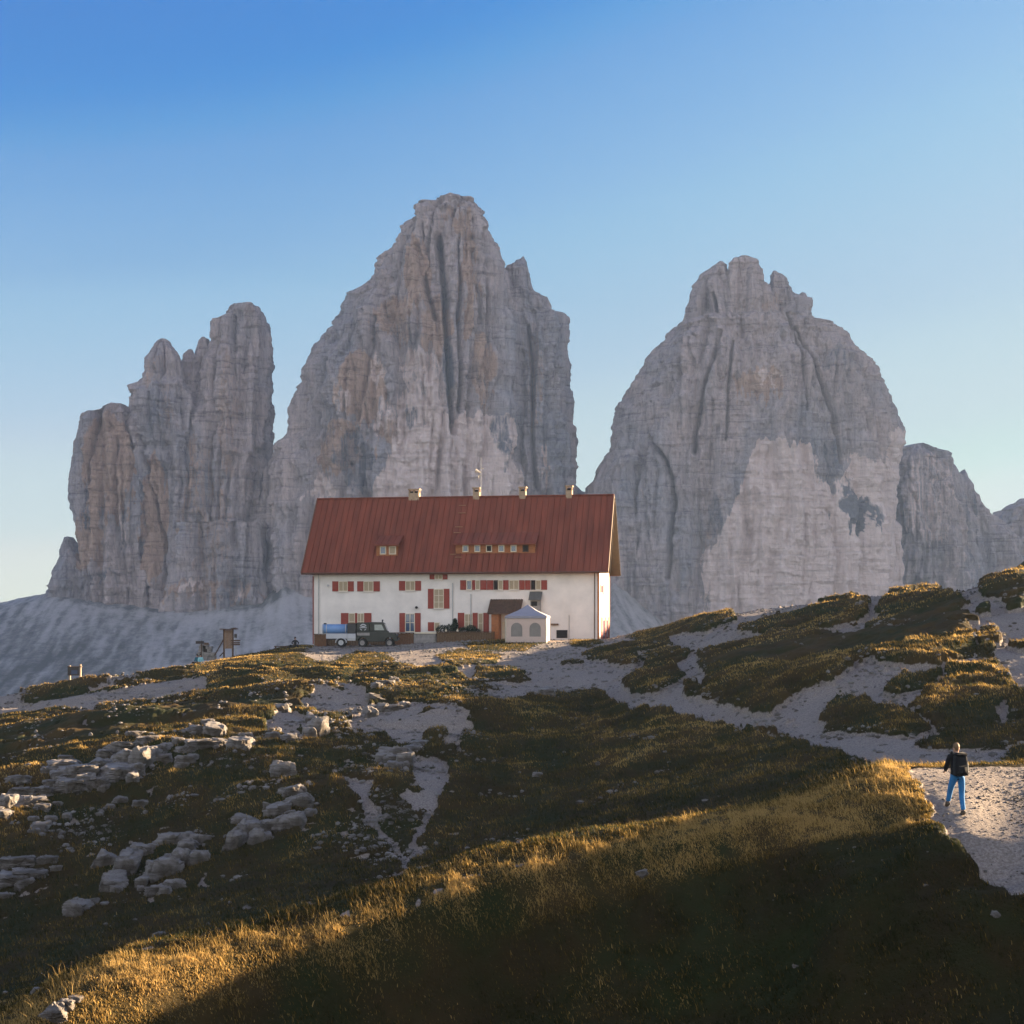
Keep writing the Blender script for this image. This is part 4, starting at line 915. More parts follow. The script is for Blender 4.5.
X0 = (357-CX)/F*YC; car = thing('off_road_car', 'dark green boxy off-road car with a white emblem on its side panel', 'car', (X0, YC, gz), crz)
def cx(px): return (px-357)/F*YC
def cz(py): return wz_(py, YC)-gz
k = lambda px, py: (cx(px), cz(py))
bm = bmesh.new(); prism(bm, [k(357.5, 641), k(357.5, 631), k(388, 631), k(388.6, 632.4), k(396.5, 633.6), k(397.6, 636), k(397.6, 641), k(394.8, 641), k(393.4, 638.3), k(390, 637), k(386.6, 638.3), k(385.2, 641.5), k(368, 641.5), k(366.4, 638.2), k(363, 637), k(359.6, 638.2), k(358.4, 641)], 'y', -.82, .82)
body = obj('body', bevel(bm, .025), m_carg, car)
bm = bmesh.new(); prism(bm, [k(357.5, 630.9), k(357.5, 622.6), k(370.4, 622.3), k(370.4, 630.9)], 'y', -.80, .80); obj('rear_cabin', bevel(bm, .03), m_carg, car)
bm = bmesh.new(); prism(bm, [k(370.6, 630.9), k(370.6, 622.1), k(382.6, 622.2), k(384.6, 623), k(387.6, 630.9)], 'y', -.78, .78); cab = obj('cab', bevel(bm, .03), m_carg, car)
bm = bmesh.new(); prism(bm, [k(375.2, 630.2), k(375.2, 624.6), k(382.4, 624.6), k(385, 630.2)], 'y', -.80, -.783); obj('side_window', bm, simple('pale_reflecting_glass', (.30, .32, .28), .15, .1), cab)
bm = bmesh.new(); prism(bm, [k(382.9, 622.8), k(384.3, 623.1), k(387.4, 630.6), k(386.4, 630.6)], 'y', -.70, .70); 
for v in bm.verts: v.co.x += .03
obj('windscreen', bm, m_glass, cab)
bm = bmesh.new(); prism(bm, [k(373.8, 641), k(373.8, 623.4), k(373.95, 623.4), k(373.95, 641)], 'y', -.826, -.8205); obj('door_seam', bm, m_seam, body); bm = bmesh.new(); prism(bm, [k(385.4, 637), k(385.4, 631.4), k(385.55, 631.4), k(385.55, 637)], 'y', -.826, -.8205); obj('door_seam', bm, m_seam, body)
bm = bmesh.new(); box(bm, cx(375.5), cx(377.2), -.85, -.8205, cz(633), cz(632.4)); obj('door_handle', bm, m_seam, body)
# emblem: a white round crest with a car outline
bm = bmesh.new(); cc = k(364, 627.3)
def arc(a0, a1, r0, r1, n=14):
    for i in range(n):
        a, b_ = a0+(a1-a0)*i/n, a0+(a1-a0)*(i+1)/n; q = [(cc[0]+r*math.cos(t), cc[1]+r*math.sin(t)) for r, t in ((r0, a), (r1, a), (r1, b_), (r0, b_))]
        bm.faces.new([bm.verts.new((x, -.8035, z)) for x, z in q])
arc(.35, 2.8, .24, .34); arc(3.6, 4.3, .26, .34, 5); arc(5.1, 5.8, .26, .34, 5)
for q in ([(-.2, .02), (.2, .02), (.14, .14), (-.14, .14)], [(-.36, -.06), (.36, -.06), (.34, .0), (-.34, .0)]): bm.faces.new([bm.verts.new((cc[0]+x, -.8035, cc[1]+z)) for x, z in q])
obj('emblem', bm, m_white, car)
bm = bmesh.new(); box(bm, cx(357.8), cx(370.4), -.86, -.825, cz(635.4), cz(632.6)); obj('side_step', bm, m_stone, car)
for px in (363, 390):
    for y in (-.72, .72): wheel(car, cx(px), y, .40, .40, rim=m_stone)
bm = bmesh.new(); tube(bm, (cx(383), -.7, cz(622)), (cx(383.3), -.7, cz(619.6)), .06, .09, 8); tube(bm, (cx(383), -.7, cz(632)), (cx(383), -.7, cz(622)), .045, n=8); obj('snorkel', bm, m_seam, car)
bm = bmesh.new(); tube(bm, (cx(397.6), -.55, cz(635)), (cx(398), -.55, cz(635)), .11, n=12); obj('headlight', bm, m_glass, car)
bm = bmesh.new(); tube(bm, (cx(397.6), .55, cz(635)), (cx(398), .55, cz(635)), .11, n=12); obj('headlight', bm, m_glass, car)
bm = bmesh.new(); box(bm, cx(397.7), cx(399.2), -.8, .8, cz(640), cz(637.6)); obj('bumper', bevel(bm, .03), m_seam, car)
# trailer and blue tank
tr = thing('trailer', 'flat white trailer with one visible wheel hitched behind the green car', 'trailer', ((328-CX)/F*YC, YC, gz), crz)
def tx(px): return (px-328)/F*YC
bm = bmesh.new(); box(bm, tx(327), tx(356.6), -.8, .8, cz(638.6), cz(633.6)); obj('bed', bevel(bm, .03), m_white, tr)
bm = bmesh.new(); box(bm, tx(348.5), tx(356.5), -.82, -.802, cz(640.5), cz(638)); box(bm, tx(347.8), tx(348.3), -.83, -.802, cz(640.5), cz(633.6)); obj('side_panel', bm, m_metal, tr)
bm = bmesh.new(); n = 14
prism(bm, [(tx(342)+.56*math.cos(a), .42+.52*math.sin(a)) for a in np.linspace(0, math.pi, n)]+[(tx(342)+.48*math.cos(a), .42+.44*math.sin(a)) for a in np.linspace(math.pi, 0, n)], 'y', -.98, -.7); obj('mudguard', bm, m_white, tr)
wheel(tr, tx(342), -.86, .42, .42); wheel(tr, tx(342), .86, .42, .42)
bm = bmesh.new(); tube(bm, (tx(356.4), 0, cz(639)), (tx(357.8), 0, cz(639)), .05, n=8); box(bm, tx(329), tx(356), -.5, .5, cz(640), cz(638.62)); obj('drawbar', bm, m_seam, tr)
zt0 = cz(633.6)+.003
tk = thing('water_tank', 'light blue water tank lying on the white trailer', 'tank', ((322-CX)/F*YC, YC, gz+zt0), crz)
bm = bmesh.new(); r = .46
pts = [(r*math.cos(a), r+r*math.sin(a)*.98) for a in np.linspace(0, 2*math.pi, 20, endpoint=False)]
prism(bm, pts, 'x', .06, (347.5-322)/F*YC); obj('barrel', bm, m_blue, tk, True)
for x in (.1, .45, 2.3):
    bm = bmesh.new(); prism(bm, [((r+.02)*math.cos(a), r+(r+.02)*math.sin(a)) for a in np.linspace(0, 2*math.pi, 20, endpoint=False)], 'x', x, x+.07); obj('hoop', bm, m_white, tk)
if 1: pass; bm = bmesh.new(); tube(bm, (.3, 0, 2*r-.03), (.3, 0, 2*r+.1), .14, n=10); obj('filler_cap', bm, m_seam, tk)
bx_ = thing('dark_crate', 'tall dark crate on the trailer between the blue tank and the green car', 'crate', ((348-CX)/F*YC, YC, gz+zt0), crz)
bm = bmesh.new(); box(bm, 0, .82, -.6, .6, 0, cz(624)-cz(633.6)); obj('panel', bevel(bm, .02), m_seam, bx_)
bm = bmesh.new(); box(bm, -.02, .85, -.62, .62, cz(624)-cz(633.6)+.002, cz(623)-cz(633.6)); obj('lid', bm, m_dark, bx_)

# ---- signs, lookout board, shrine on the shoulder left of the hut
m_post = simple('weathered_post', (.33, .26, .18), .85, .25, 4., stretch=(1, 1, .3)); m_board = simple('dark_board', (.035, .025, .02), .6, .2)
Yb = 119.; a = gp(69.6, Yb); b_ = gp(80.4, Yb); base = min(a.z, b_.z)
t = thing('notice_board', 'dark notice board on two pale posts at the edge of the left slope', 'notice board', ((a.x+b_.x)/2, Yb, base), math.radians(-4))
hw = (b_.x-a.x)/2; H = wz_(665.5, Yb)-base
for s in (-1, 1):
    bm = bmesh.new(); box(bm, s*hw-.07, s*hw+.07, -.07, .07, -.4, H+(.1 if s > 0 else 0)); obj('post', bevel(bm, .01), m_post, t)
zb0 = wz_(675.5, Yb)-base; bm = bmesh.new(); box(bm, -hw-.12, hw-.08, -.13, -.074, zb0, H-.12); bd = obj('board', bm, m_board, t)
bm = bmesh.new(); box(bm, -.25, .25, -.139, -.132, zb0+.12, zb0+.42); obj('map_panel', bm, simple('dull_blue_panel', (.03, .05, .10), .5), bd)
bm = bmesh.new(); box(bm, -hw-.15, hw+.15, -.16, .12, H-.118, H-.06); obj('roof_board', bm, m_dark, t)
# lookout board: a boarded panel under a little roof, braced at the left
Yl = 136.; a = gp(224, Yl); b_ = gp(233.4, Yl); base = min(a.z, b_.z)-.1
def lx(px): return (px-228.6)/F*Yl
def lz(py): return wz_(py, Yl)-base
t = thing('information_shelter', 'tall boarded panel on posts under a small roof with a slanting brace', 'shelter', ((228.6-CX)/F*Yl, Yl, base), 0)
for px in (224, 232.8):
    bm = bmesh.new(); box(bm, lx(px)-.07, lx(px)+.07, -.07, .07, -.4, lz(629.5)); obj('post', bm, m_dark, t)
m_brb = simple('mid_brown_boards', (.22, .13, .07), .8, .25, 3., stretch=(6, 1, 1))
bm = bmesh.new(); n = 6
for i in range(n): x0_, x1_ = lx(224.3)+(lx(232.6)-lx(224.3))*i/n, lx(224.3)+(lx(232.6)-lx(224.3))*(i+1)/n; box(bm, x0_+.01, x1_-.01, -.12, -.075, lz(648.6), lz(630))
obj('boarding', bm, m_brb, t)
bm = bmesh.new(); prism(bm, [(lx(220.3), lz(629.6)), (lx(221), lz(628.6)), (lx(229.5), lz(629)), (lx(229.5), lz(629.8))], 'y', -.5, .4); prism(bm, [(lx(229.5), lz(629.8)), (lx(229.5), lz(629)), (lx(235), lz(627.6)), (lx(238.4), lz(629.2)), (lx(236), lz(629.6))], 'y', -.5, .4)
obj('roof', bm, m_dark, t)
bm = bmesh.new(); tube(bm, (lx(214.5), 0, lz(655.5)), (lx(223.8), 0, lz(639)), .06, n=6); obj('brace', bm, m_dark, t)
bm = bmesh.new(); tube(bm, (lx(219), .3, lz(656.5)), (lx(224), .1, lz(651.5)), .05, n=6); obj('brace', bm, m_dark, t)
# fingerpost to its right
t = thing('signpost', 'thin signpost with three arrow boards right of the boarded panel', 'signpost', ((236.8-CX)/F*Yl, Yl-.5, gp(236.8, Yl-.5).z), 0)
zz = lambda py: wz_(py, Yl-.5)-t.location.z
bm = bmesh.new(); tube(bm, (0, 0, -.3), (0, 0, zz(633.5)), .04, n=8); obj('post', bm, m_metal, t)
for i, py in enumerate((640.6, 642.8, 644.6)):
    bm = bmesh.new(); w_ = (4.6, 4.2, 4.4)[i]/F*Yl; prism(bm, [(-w_, zz(py+.7)), (w_*.9, zz(py+.7)), (w_*1.08, zz(py)), (w_*.9, zz(py-.7)), (-w_, zz(py-.7))], 'y', -.07, -.042); obj('arrow_board', bm, m_dark, t)
bm = bmesh.new(); box(bm, -.12, .12, -.1, -.042, zz(637.8), zz(634)); obj('small_plate', bm, m_board, t)
# stone shrine with a niche
Ys = 137.5; base = gp(205, Ys).z-.25
def sx(px): return (px-204)/F*Ys
def sz(py): return wz_(py, Ys)-base
t = thing('stone_shrine', 'small rough stone shrine with a dark niche and a stepped right side', 'shrine', ((204-CX)/F*Ys, Ys, base), 0)
bm = bmesh.new(); rr = random.Random(5)
prof_s = [(660, 198, 215.5), (656, 198, 214.6), (652, 199, 212.6), (649, 199.6, 211.4), (646, 200.6, 209.8), (643.6, 202, 207.6)]
for i in range(len(prof_s)-1):
    (pb, l0, r0), (pt, l1, r1) = prof_s[i], prof_s[i+1]
    x = sx(l0)
    while x < sx((r0+r1)/2)-.1:
        w_ = rr.uniform(.22, .42); dpt = rr.uniform(-.06, .05)
        pxm = 204+(x+w_/2)/Yl*F
        if not (204 < pxm < 207.4 and 645.5 < (pb+pt)/2 < 653.5): box(bm, x+.008, x+w_-.008, -.45+dpt, .45, sz(pb)+.008, sz(pt)-.006+rr.uniform(-.02, .03))
        x += w_
body_s = obj('masonry', bevel(bm, .03), m_stone, t)
bm = bmesh.new(); box(bm, sx(203.6), sx(207.8), -.12, .40, sz(654), sz(645)); obj('niche', bm, m_board, t)
# fingerpost with boards at its left
t = thing('signpost', 'short signpost with wide dark boards in front of the stone shrine', 'signpost', ((201.4-CX)/F*(Ys-1.2), Ys-1.2, gp(201.4, Ys-1.2).z), 0)
zz = lambda py: wz_(py, Ys-1.2)-t.location.z
bm = bmesh.new(); tube(bm, (0, 0, -.3), (0, 0, zz(640.6)), .05, n=8); obj('post', bm, m_dark, t)
bm = bmesh.new(); box(bm, -.5, .24, -.1, -.052, zz(643.8), zz(641)); obj('sign_board', bm, m_board, t)
bm = bmesh.new(); box(bm, .26, .68, -.1, -.052, zz(644.8), zz(642.6)); obj('sign_board', bm, m_dark, t)
# low bench-like table near the seated walker
Yw = 141.; p = gp(281, Yw)
t = thing('bench', 'low dark wooden bench on the shoulder left of the seated person', 'bench', (p.x, Yw, p.z), 0)
bm = bmesh.new(); box(bm, -.62, .62, -.2, .2, .30, .38); obj('seat', bevel(bm, .01), m_dark, t)
for s in (-1, 1):
    bm = bmesh.new(); box(bm, s*.5-.05, s*.5+.05, -.16, .16, -.3, .298); obj('leg', bm, m_dark, t)
# ================================================================== ROCKS
m_lime, nt, b = newmat('limestone')
n1 = noise_node(nt, 1.1, 8, (1, 1, 1), .65); n2 = noise_node(nt, 2.2, 7, (.35, .35, 3.), .7); n3 = noise_node(nt, .5, 4)
c = ramp(nt, n2, [(.28, (.05, .042, .033)), (.46, (.15, .135, .12)), (.72, (.29, .268, .245))])
c = mix(nt, math_(nt, 'MULTIPLY', soft(n1, n3, .42, .72, .7), .85), c, (.05, .038, .024))
L(nt, c, b.inputs['Base Color']); b.inputs['Roughness'].default_value = .95; bump(nt, b, math_(nt, 'ADD', n1, n2), .9, .12)
def ico(n):
    bm = bmesh.new(); bmesh.ops.create_icosphere(bm, subdivisions=n, radius=1)
    V = np.array([v.co[:] for v in bm.verts]); Fc = np.array([[v.index for v in f.verts] for f in bm.faces]); bm.free(); return V, Fc
ICO = {n: ico(n) for n in (1, 2, 3, 4, 5)}
def rockgeo(seed, w, d, h, lev=4, tilt=0., rot=None, strata=1.):
    """an angular weathered block: a many-sided solid, roughened, with bedding cracks"""
    r = np.random.default_rng(seed); D, Fc = ICO[lev]
    Nn = [(0, 0, 1), (0, 0, -1), (0, -1, .05), (1, 0, .1), (-1, 0, .1), (0, 1, 0)]+[tuple(r.normal(0, 1, 3)) for _ in range(9)]
    rad = np.full(len(D), 1e9)
    for i, q in enumerate(Nn):
        q = np.array(q, float)+r.normal(0, .13, 3); q /= np.linalg.norm(q); off = (r.uniform(.70, .86) if i < 6 else r.uniform(.80, 1.02))
        dt = D@q; rad = np.minimum(rad, np.where(dt > .05, off/np.maximum(dt, .05), 1e9))
    rad = np.minimum(rad, 1.25)
    V = D*rad[:, None]
    s = seed*3.7
    V = V*(1+.10*fbm(V[:, 0]*1.6+s, V[:, 1]*1.6, V[:, 2]*1.6, 4, 5)[:, None])
    zz = (V[:, 2]+.25*V[:, 0])*3.2*strata+fbm(V[:, 0]*1.5+s, V[:, 1]*1.5, V[:, 2], 2, 6)*.8; fr = zz-np.floor(zz)
    V[:, :2] *= (1-.05*np.exp(-((fr-.5)/.08)**2)-.02*fr)[:, None]
    cr = np.abs(noise3(V[:, 0]*2.2+s, V[:, 1]*2.2, V[:, 2]*.6, 9)); V[:, :2] *= (1-.10*np.exp(-(cr/.035)**2))[:, None]
    V = V*(1+.05*fbm(V[:, 0]*5+s, V[:, 1]*5, V[:, 2]*5, 3, 15)+.03*fbm(V[:, 0]*13+s, V[:, 1]*13, V[:, 2]*13, 2, 16))[:, None]
    cx_ = V[:, 0]*2.7+.5*noise3(V[:, 0]*2+s, V[:, 1]*2, V[:, 2]*2, 41); cy_ = V[:, 1]*2.1; cz_ = (V[:, 2]+.2*V[:, 0])*2.2*strata+.6*noise3(V[:, 0]*1.5+s, V[:, 1], V[:, 2], 42)
    hh_ = _hash(np.floor(cx_).astype(np.int64), np.floor(cy_).astype(np.int64), np.floor(cz_).astype(np.int64), seed)/4294967295.
    V = V*(1+.20*(hh_-.55))[:, None]
    V = V*np.array([w, d, h]); th = r.uniform(-.5, .5) if rot is None else rot
    M = np.array(Matrix.Rotation(th, 3, 'Z') @ Matrix.Rotation(tilt, 3, 'Y')); return V@M.T, Fc
def outcrop(name, label, cat, blocks, group=None, lev=4, dep=.9, seed=0, tilt=0., strata=1., sink=.46, yback=0.):
    """blocks = (px, py, half width px, half height px) of each block seen in the outcrop"""
    if len(blocks) > 4:                     # smaller broken pieces between the main blocks
        rr = random.Random(seed*7+1)
        blocks = list(blocks)+[(bl[0]+rr.uniform(-1, 1)*bl[2]*1.1, bl[1]+rr.uniform(-.5, 1.)*bl[3], bl[2]*rr.uniform(.3, .6), bl[3]*rr.uniform(.35, .7), rr.uniform(-.3, .3)) for bl in blocks for _ in range(2)]
    g0 = on_ground(blocks[0][0], blocks[0][1]+blocks[0][3]*.75); root = None
    if len(blocks) > 1: root = thing(name, label, cat, g0, 0, group)
    for i, bl in enumerate(blocks):
        px, py, a, h = bl[:4]; tl = bl[4] if len(bl) > 4 else tilt
        g = on_ground(px, py+h*.75); sc = g.y/F
        w_, h_ = a*sc*1.6, h*sc*1.5
        V, Fc = rockgeo(seed*31+i+int(px), w_, max(w_*dep, h_*.8), h_, 5 if a > 8 else lev, tl, None, strata)
        P = Vector((g.x, g.y+max(w_*dep, h_*.8)*.45, (CY-py)/F*g.y-h_*sink))
        me = raw_mesh(name, V, Fc, True)
        try: me.set_sharp_from_angle(angle=math.radians(32))
        except Exception: pass
        o = obj('rock_block' if root else name, me, m_lime, root); o.location = P-(g0 if root else Vector())
        if not root: tag(o, label, cat, group); root = None
G1 = 'limestone outcrops on the left hillside'
outcrop('rock_outcrop', 'far left limestone outcrop of low blocks, cut by the left picture edge', 'rock outcrop', [(20,791,13,5),(27,801,13,7),(45,790,9,5),(5,800,8,9),(3,813,6,6),(20,778,10,4),(52,782,8,4)], G1, seed=1)
outcrop('rock_outcrop', 'stacked limestone ledge with a slanting top, left of the tallest cliff band', 'rock outcrop', [(61,765,13,6),(75,770,15,8),(70,783,12,7),(58,774,8,5),(84,778,8,8),(66,757,8,3)], G1, seed=2)
outcrop('rock_outcrop', 'largest limestone cliff band on the left hillside, with brownish lower blocks', 'rock outcrop', [(102,764,13,8),(116,771,17,10),(97,780,10,7),(126,757,13,9),(122,746,14,6),(108,752,9,5),(133,768,8,9),(90,772,8,6)], G1, seed=3)
outcrop('rock_outcrop', 'upright cracked limestone block at the right end of the largest cliff band', 'rock outcrop', [(141,758,8,14),(150,752,8,9),(147,739,10,5),(158,748,9,7),(163,757,7,5),(135,733,8,3)], G1, seed=4)
outcrop('rock_outcrop', 'scattered limestone knobs right of the cliff band, with a tall knob on top', 'rock outcrop', [(185,759,9,6),(200,743,14,5),(215,728,8,8),(218,741,6,5),(196,728,8,5),(178,740,6,4),(207,722,6,4),(188,748,8,4),(240,742,10,6),(246,735,6,4)], G1, seed=5)
outcrop('rock_outcrop', 'small pale broken ledge below the far left outcrop', 'rock outcrop', [(41,806,6,4),(38,826,8,6),(56,803,4,3),(50,818,5,4),(66,815,4,4),(33,818,4,3)], G1, seed=6)
outcrop('rock_outcrop', 'two little pale rocks in the dark turf below the largest cliff band', 'rock outcrop', [(139,803,6,4),(120,799,7,4),(110,806,4,3)], G1, seed=7)
outcrop('rock_outcrop', 'big bluish white slab outcrop with slanting slabs, lower left', 'rock outcrop', [(123,862,9,15,.35),(111,883,11,9,.3),(142,848,10,9),(161,867,13,14,.15),(178,857,10,13,.3),(172,838,13,8),(196,838,12,8),(141,881,5,8),(156,889,9,6),(173,884,10,7),(198,856,9,9),(186,846,8,8),(132,852,6,8)], G1, seed=8, dep=.6)
outcrop('rock_outcrop', 'low bluish rock ledges at the left picture edge under the cliffs', 'rock outcrop', [(8,878,15,7),(28,873,15,5),(16,861,16,5),(48,859,9,4),(5,895,7,3),(56,868,5,4)], G1, seed=9)
outcrop('rock_outcrop', 'bright ridge like rock with a sunlit top, centre left', 'rock outcrop', [(290,790,11,6,-.3),(300,799,12,8,-.2),(278,808,12,8,-.25),(284,822,13,9,-.2),(268,824,10,8),(296,818,8,9),(264,836,6,6),(310,812,5,5)], G1, seed=10, dep=.6)
outcrop('rock_outcrop', 'pair of tall pale slabs left of the bright ridge like rock', 'rock outcrop', [(245,828,9,17,.25),(233,838,7,14,.2),(254,836,6,10,.1),(240,818,7,6)], G1, seed=11, dep=.6)
outcrop('rock_outcrop', 'crumbling sunlit outcrop above the gravel fan in the centre', 'rock outcrop', [(394,752,12,9),(405,757,7,9),(396,764,8,6),(384,756,7,7),(412,748,7,4),(418,742,7,3)], G1, seed=12)
B1 = 'single boulders on the hillside'
outcrop('boulder', 'tall grey boulder with a sunlit right edge, above the centre left slope', 'boulder', [(317,725,8,14,.15),(309,731,6,9),(313,718,7,7)], B1, seed=20)
outcrop('boulder', 'round pale boulder alone in dark turf below the tall grey boulder', 'boulder', [(281,768,10,11)], B1, seed=21, lev=5)
outcrop('boulder', 'small upright grey boulder up the slope left of the tall one', 'boulder', [(281,707,7,7)], B1, seed=22)
outcrop('boulder', 'low split rock half sunk left of the tall grey boulder', 'boulder', [(272,735,6,5),(288,737,7,5)], B1, seed=23)
outcrop('boulder', 'pointed sunlit rock on the gravel shoulder', 'boulder', [(369,712,5,8,.2),(374,708,4,6)], B1, seed=24)
outcrop('boulder', 'twin peaked sunlit rock right of the pointed one', 'boulder', [(383,706,5,6,.3),(393,708,9,4)], B1, seed=25)
outcrop('boulder', 'small square rock standing in gravel above the twin peaked rock', 'boulder', [(406,704,4,5)], B1, seed=26)
outcrop('boulder', 'white rubble heap on the bright turf crest', 'boulder', [(386,682,7,4),(394,679,4,3),(376,685,4,4)], B1, seed=27)
outcrop('boulder', 'slanting grey rock bent over the track at the gravel shoulder', 'boulder', [(376,696,8,3,.3)], B1, seed=28)
outcrop('boulder', 'white boulder beside the path bend below the tent', 'boulder', [(546,691,7,5)], B1, seed=29)
outcrop('boulder', 'lonely white stone in the dark bowl below the path bend', 'boulder', [(538,774,4,3)], B1, seed=30)
outcrop('boulder', 'grey stone lying in the golden grass of the spur', 'boulder', [(641,872,6,3.6)], B1, seed=31)
outcrop('boulder', 'pale stone low in the gully left of the spur grass', 'boulder', [(519,867,4,4)], B1, seed=32)
outcrop('boulder', 'white stone in shade near the lower right corner beside the path', 'boulder', [(996,913,4,2.6)], B1, seed=33)
outcrop('boulder', 'tiny pale stone in the dark slope below the walker', 'boulder', [(926,885,2.6,1.6)], B1, seed=34)
outcrop('boulder', 'flat pale stone low on the dark foreground slope', 'boulder', [(797,966,3,1.6)], B1, seed=35)
outcrop('boulder', 'bluish rock at the left foot of the golden spur, bottom left', 'boulder', [(52,1012,10,9,-.5),(66,1003,7,5),(76,998,6,2.5)], B1, seed=36)
outcrop('boulder', 'leaning grey boulder left of the big slab outcrop', 'boulder', [(103,858,8,9,.5)], B1, seed=37)
outcrop('boulder', 'bluish egg shaped boulder below the big slab outcrop', 'boulder', [(76,907,10,9,.2),(92,901,4,5)], B1, seed=38)
outcrop('boulder', 'whitish stone near the bottom left corner above the bluish rock', 'boulder', [(37,990,5,3)], B1, seed=39)
outcrop('boulder', 'small white stone on the dark slope right of the egg shaped boulder', 'boulder', [(160,934,5,2.5)], B1, seed=40)
outcrop('boulder', 'grey stone under the small white one on the dark slope', 'boulder', [(148,950,5,3)], B1, seed=41)
outcrop('boulder', 'pale wedge of rock on the skyline shoulder of the right hillside', 'boulder', [(858,603,2,2),(862,602,2,2.4)], B1, seed=42)

# loose stones: far too many to count
def stones(name, label, n, ymin, ymax, smin, smax, dens):
    rows = np.where((TY[:, NC//2] > ymin-8) & (TY[:, NC//2] < ymax+8))[0]; r0, r1 = rows[0], rows[-1]
    cols = np.where((pxs >= -60) & (pxs <= 1085))[0]; c0, c1 = cols[0], cols[-1]; sub = np.s_[r0:r1, c0:c1]
    A = np.abs((TY[r0+1:r1+1, c0:c1]-TY[sub])*(TX[r0:r1, c0+1:c1+1]-TX[sub]))
    wgt = (A*dens[sub]*((TY[sub] > ymin) & (TY[sub] < ymax))).ravel(); wgt /= wgt.sum()
    idx = RNG.choice(len(wgt), n, p=wgt); ri = idx//(c1-c0)+r0; ci = idx % (c1-c0)+c0
    D, Fc = ICO[1]; k = len(D)
    s = smin+(smax-smin)*RNG.random(n)**5.
    sc = np.stack([s*RNG.uniform(.7, 1.3, n), s*RNG.uniform(.7, 1.3, n), s*RNG.uniform(.4, .9, n)], -1)
    V = D[None]*(1+RNG.uniform(-.28, .28, (n, k, 1)))*sc[:, None]
    th = RNG.random(n)*6.28; c_, s_ = np.cos(th)[:, None], np.sin(th)[:, None]
    V = np.stack([V[..., 0]*c_-V[..., 1]*s_, V[..., 0]*s_+V[..., 1]*c_, V[..., 2]], -1)
    a, c2 = RNG.random(n), RNG.random(n)
    def bl(A): return A[ri, ci]*(1-a)*(1-c2)+A[ri+1, ci]*a*(1-c2)+A[ri, ci+1]*(1-a)*c2+A[ri+1, ci+1]*a*c2
    V = V+np.stack([bl(TX), bl(TY), bl(TZ2)+sc[:, 2]*.2], -1)[:, None]
    Q = (np.arange(n)[:, None, None]*k+Fc[None]).reshape(-1, 3)
    tag(obj(name, raw_mesh(name, V.reshape(-1, 3), Q, False), m_lime), label, 'stones', kind='stuff')
patchy = sstep(-.05, .35, fbm(TX/4, TY/4, 0*TX+21, 3, 201))
rag_edge = np.exp(-(grav/6)**2)
stones('loose_stones', 'loose pale stones strewn over the gravel and turf edges', 24000, 46, 150, .03, .17, (gsoft*.7+rag_edge*.8)*(.15+patchy)+stony*.22*patchy)
stones('path_pebbles', 'small pebbles on the near path round the walker', 9000, 24, 50, .008, .045, gsoft*(.3+patchy)+.004)
leftrub = np.exp(-((TPX-330)/130)**2-((TPY-770)/75)**2)+.6*np.exp(-((TPX-110)/110)**2-((TPY-800)/60)**2)+.5*np.exp(-((TPX-405)/35)**2-((TPY-860)/45)**2)
stones('hillside_rubble', 'grey rubble scattered over the rocky left hillside', 4500, 48, 110, .03, .17, leftrub*patchy)

# ================================================================== PEOPLE
def skinned(name, pts, edges, mat, parent, lev=2, root=0):
    """a continuous limb-and-torso surface grown round a jointed skeleton; pts = (x, y, z, radius x, radius y)"""
    me = bpy.data.meshes.new(name); me.from_pydata([p[:3] for p in pts], edges, []); o = bpy.data.objects.new(name, me); COL.objects.link(o)
    md = o.modifiers.new('skin', 'SKIN'); md.use_smooth_shade = True
    for i, p in enumerate(pts):
        sv = me.skin_vertices[0].data[i]; sv.radius = (p[3], p[4] if len(p) > 4 else p[3]); sv.use_root = (i == root)
    sd = o.modifiers.new('sub', 'SUBSURF'); sd.levels = sd.render_levels = lev
    dg = bpy.context.evaluated_depsgraph_get(); m2 = bpy.data.meshes.new_from_object(o.evaluated_get(dg)); bpy.data.objects.remove(o)
    m2.name = name; m2.polygons.foreach_set('use_smooth', [True]*len(m2.polygons)); m2.materials.clear()
    return obj(name, m2, mat, parent)
m_skin = simple('skin', (.42, .24, .16), .6, .08)
m_jeans = simple('blue_jeans', (.02, .16, .38), .85, .15, 12.); m_jack = simple('black_jacket', (.006, .006, .0065), 1., .3, 9.)
m_shoe = simple('brown_boots', (.07, .05, .03), .8, .2); m_hair = simple('blond_hair', (.16, .09, .035), .7, .2, 20.); m_pack = simple('black_backpack', (.006, .006, .0065), 1., .3, 7.)
def hand(parent, wrist, dirv, side):
    """palm, four unequal fingers and a thumb, loosely curled"""
    w = Vector(wrist); d = Vector(dirv).normalized(); f = Vector((0, 1, 0)); s_ = d.cross(f).normalized()
    pts = [tuple(w)+(.024, .018), tuple(w+d*.05)+(.036, .017), tuple(w+d*.09)+(.038, .015)]; ed = [(0, 1), (1, 2)]
    for i, (o_, ln) in enumerate(((-.028, .065), (-.010, .075), (.009, .070), (.027, .055))):
        b0 = w+d*.09+f*o_; k = len(pts); pts += [tuple(b0+d*.012)+(.010, .010), tuple(b0+d*ln*.55+s_*side*.012)+(.009, .009), tuple(b0+d*ln+s_*side*.032)+(.008, .008)]; ed += [(2, k), (k, k+1), (k+1, k+2)]
    k = len(pts); pts += [tuple(w+d*.035+f*.035)+(.012, .012), tuple(w+d*.075+f*.052+s_*side*.012)+(.010, .010)]; ed += [(1, k), (k, k+1)]
    return pts, ed
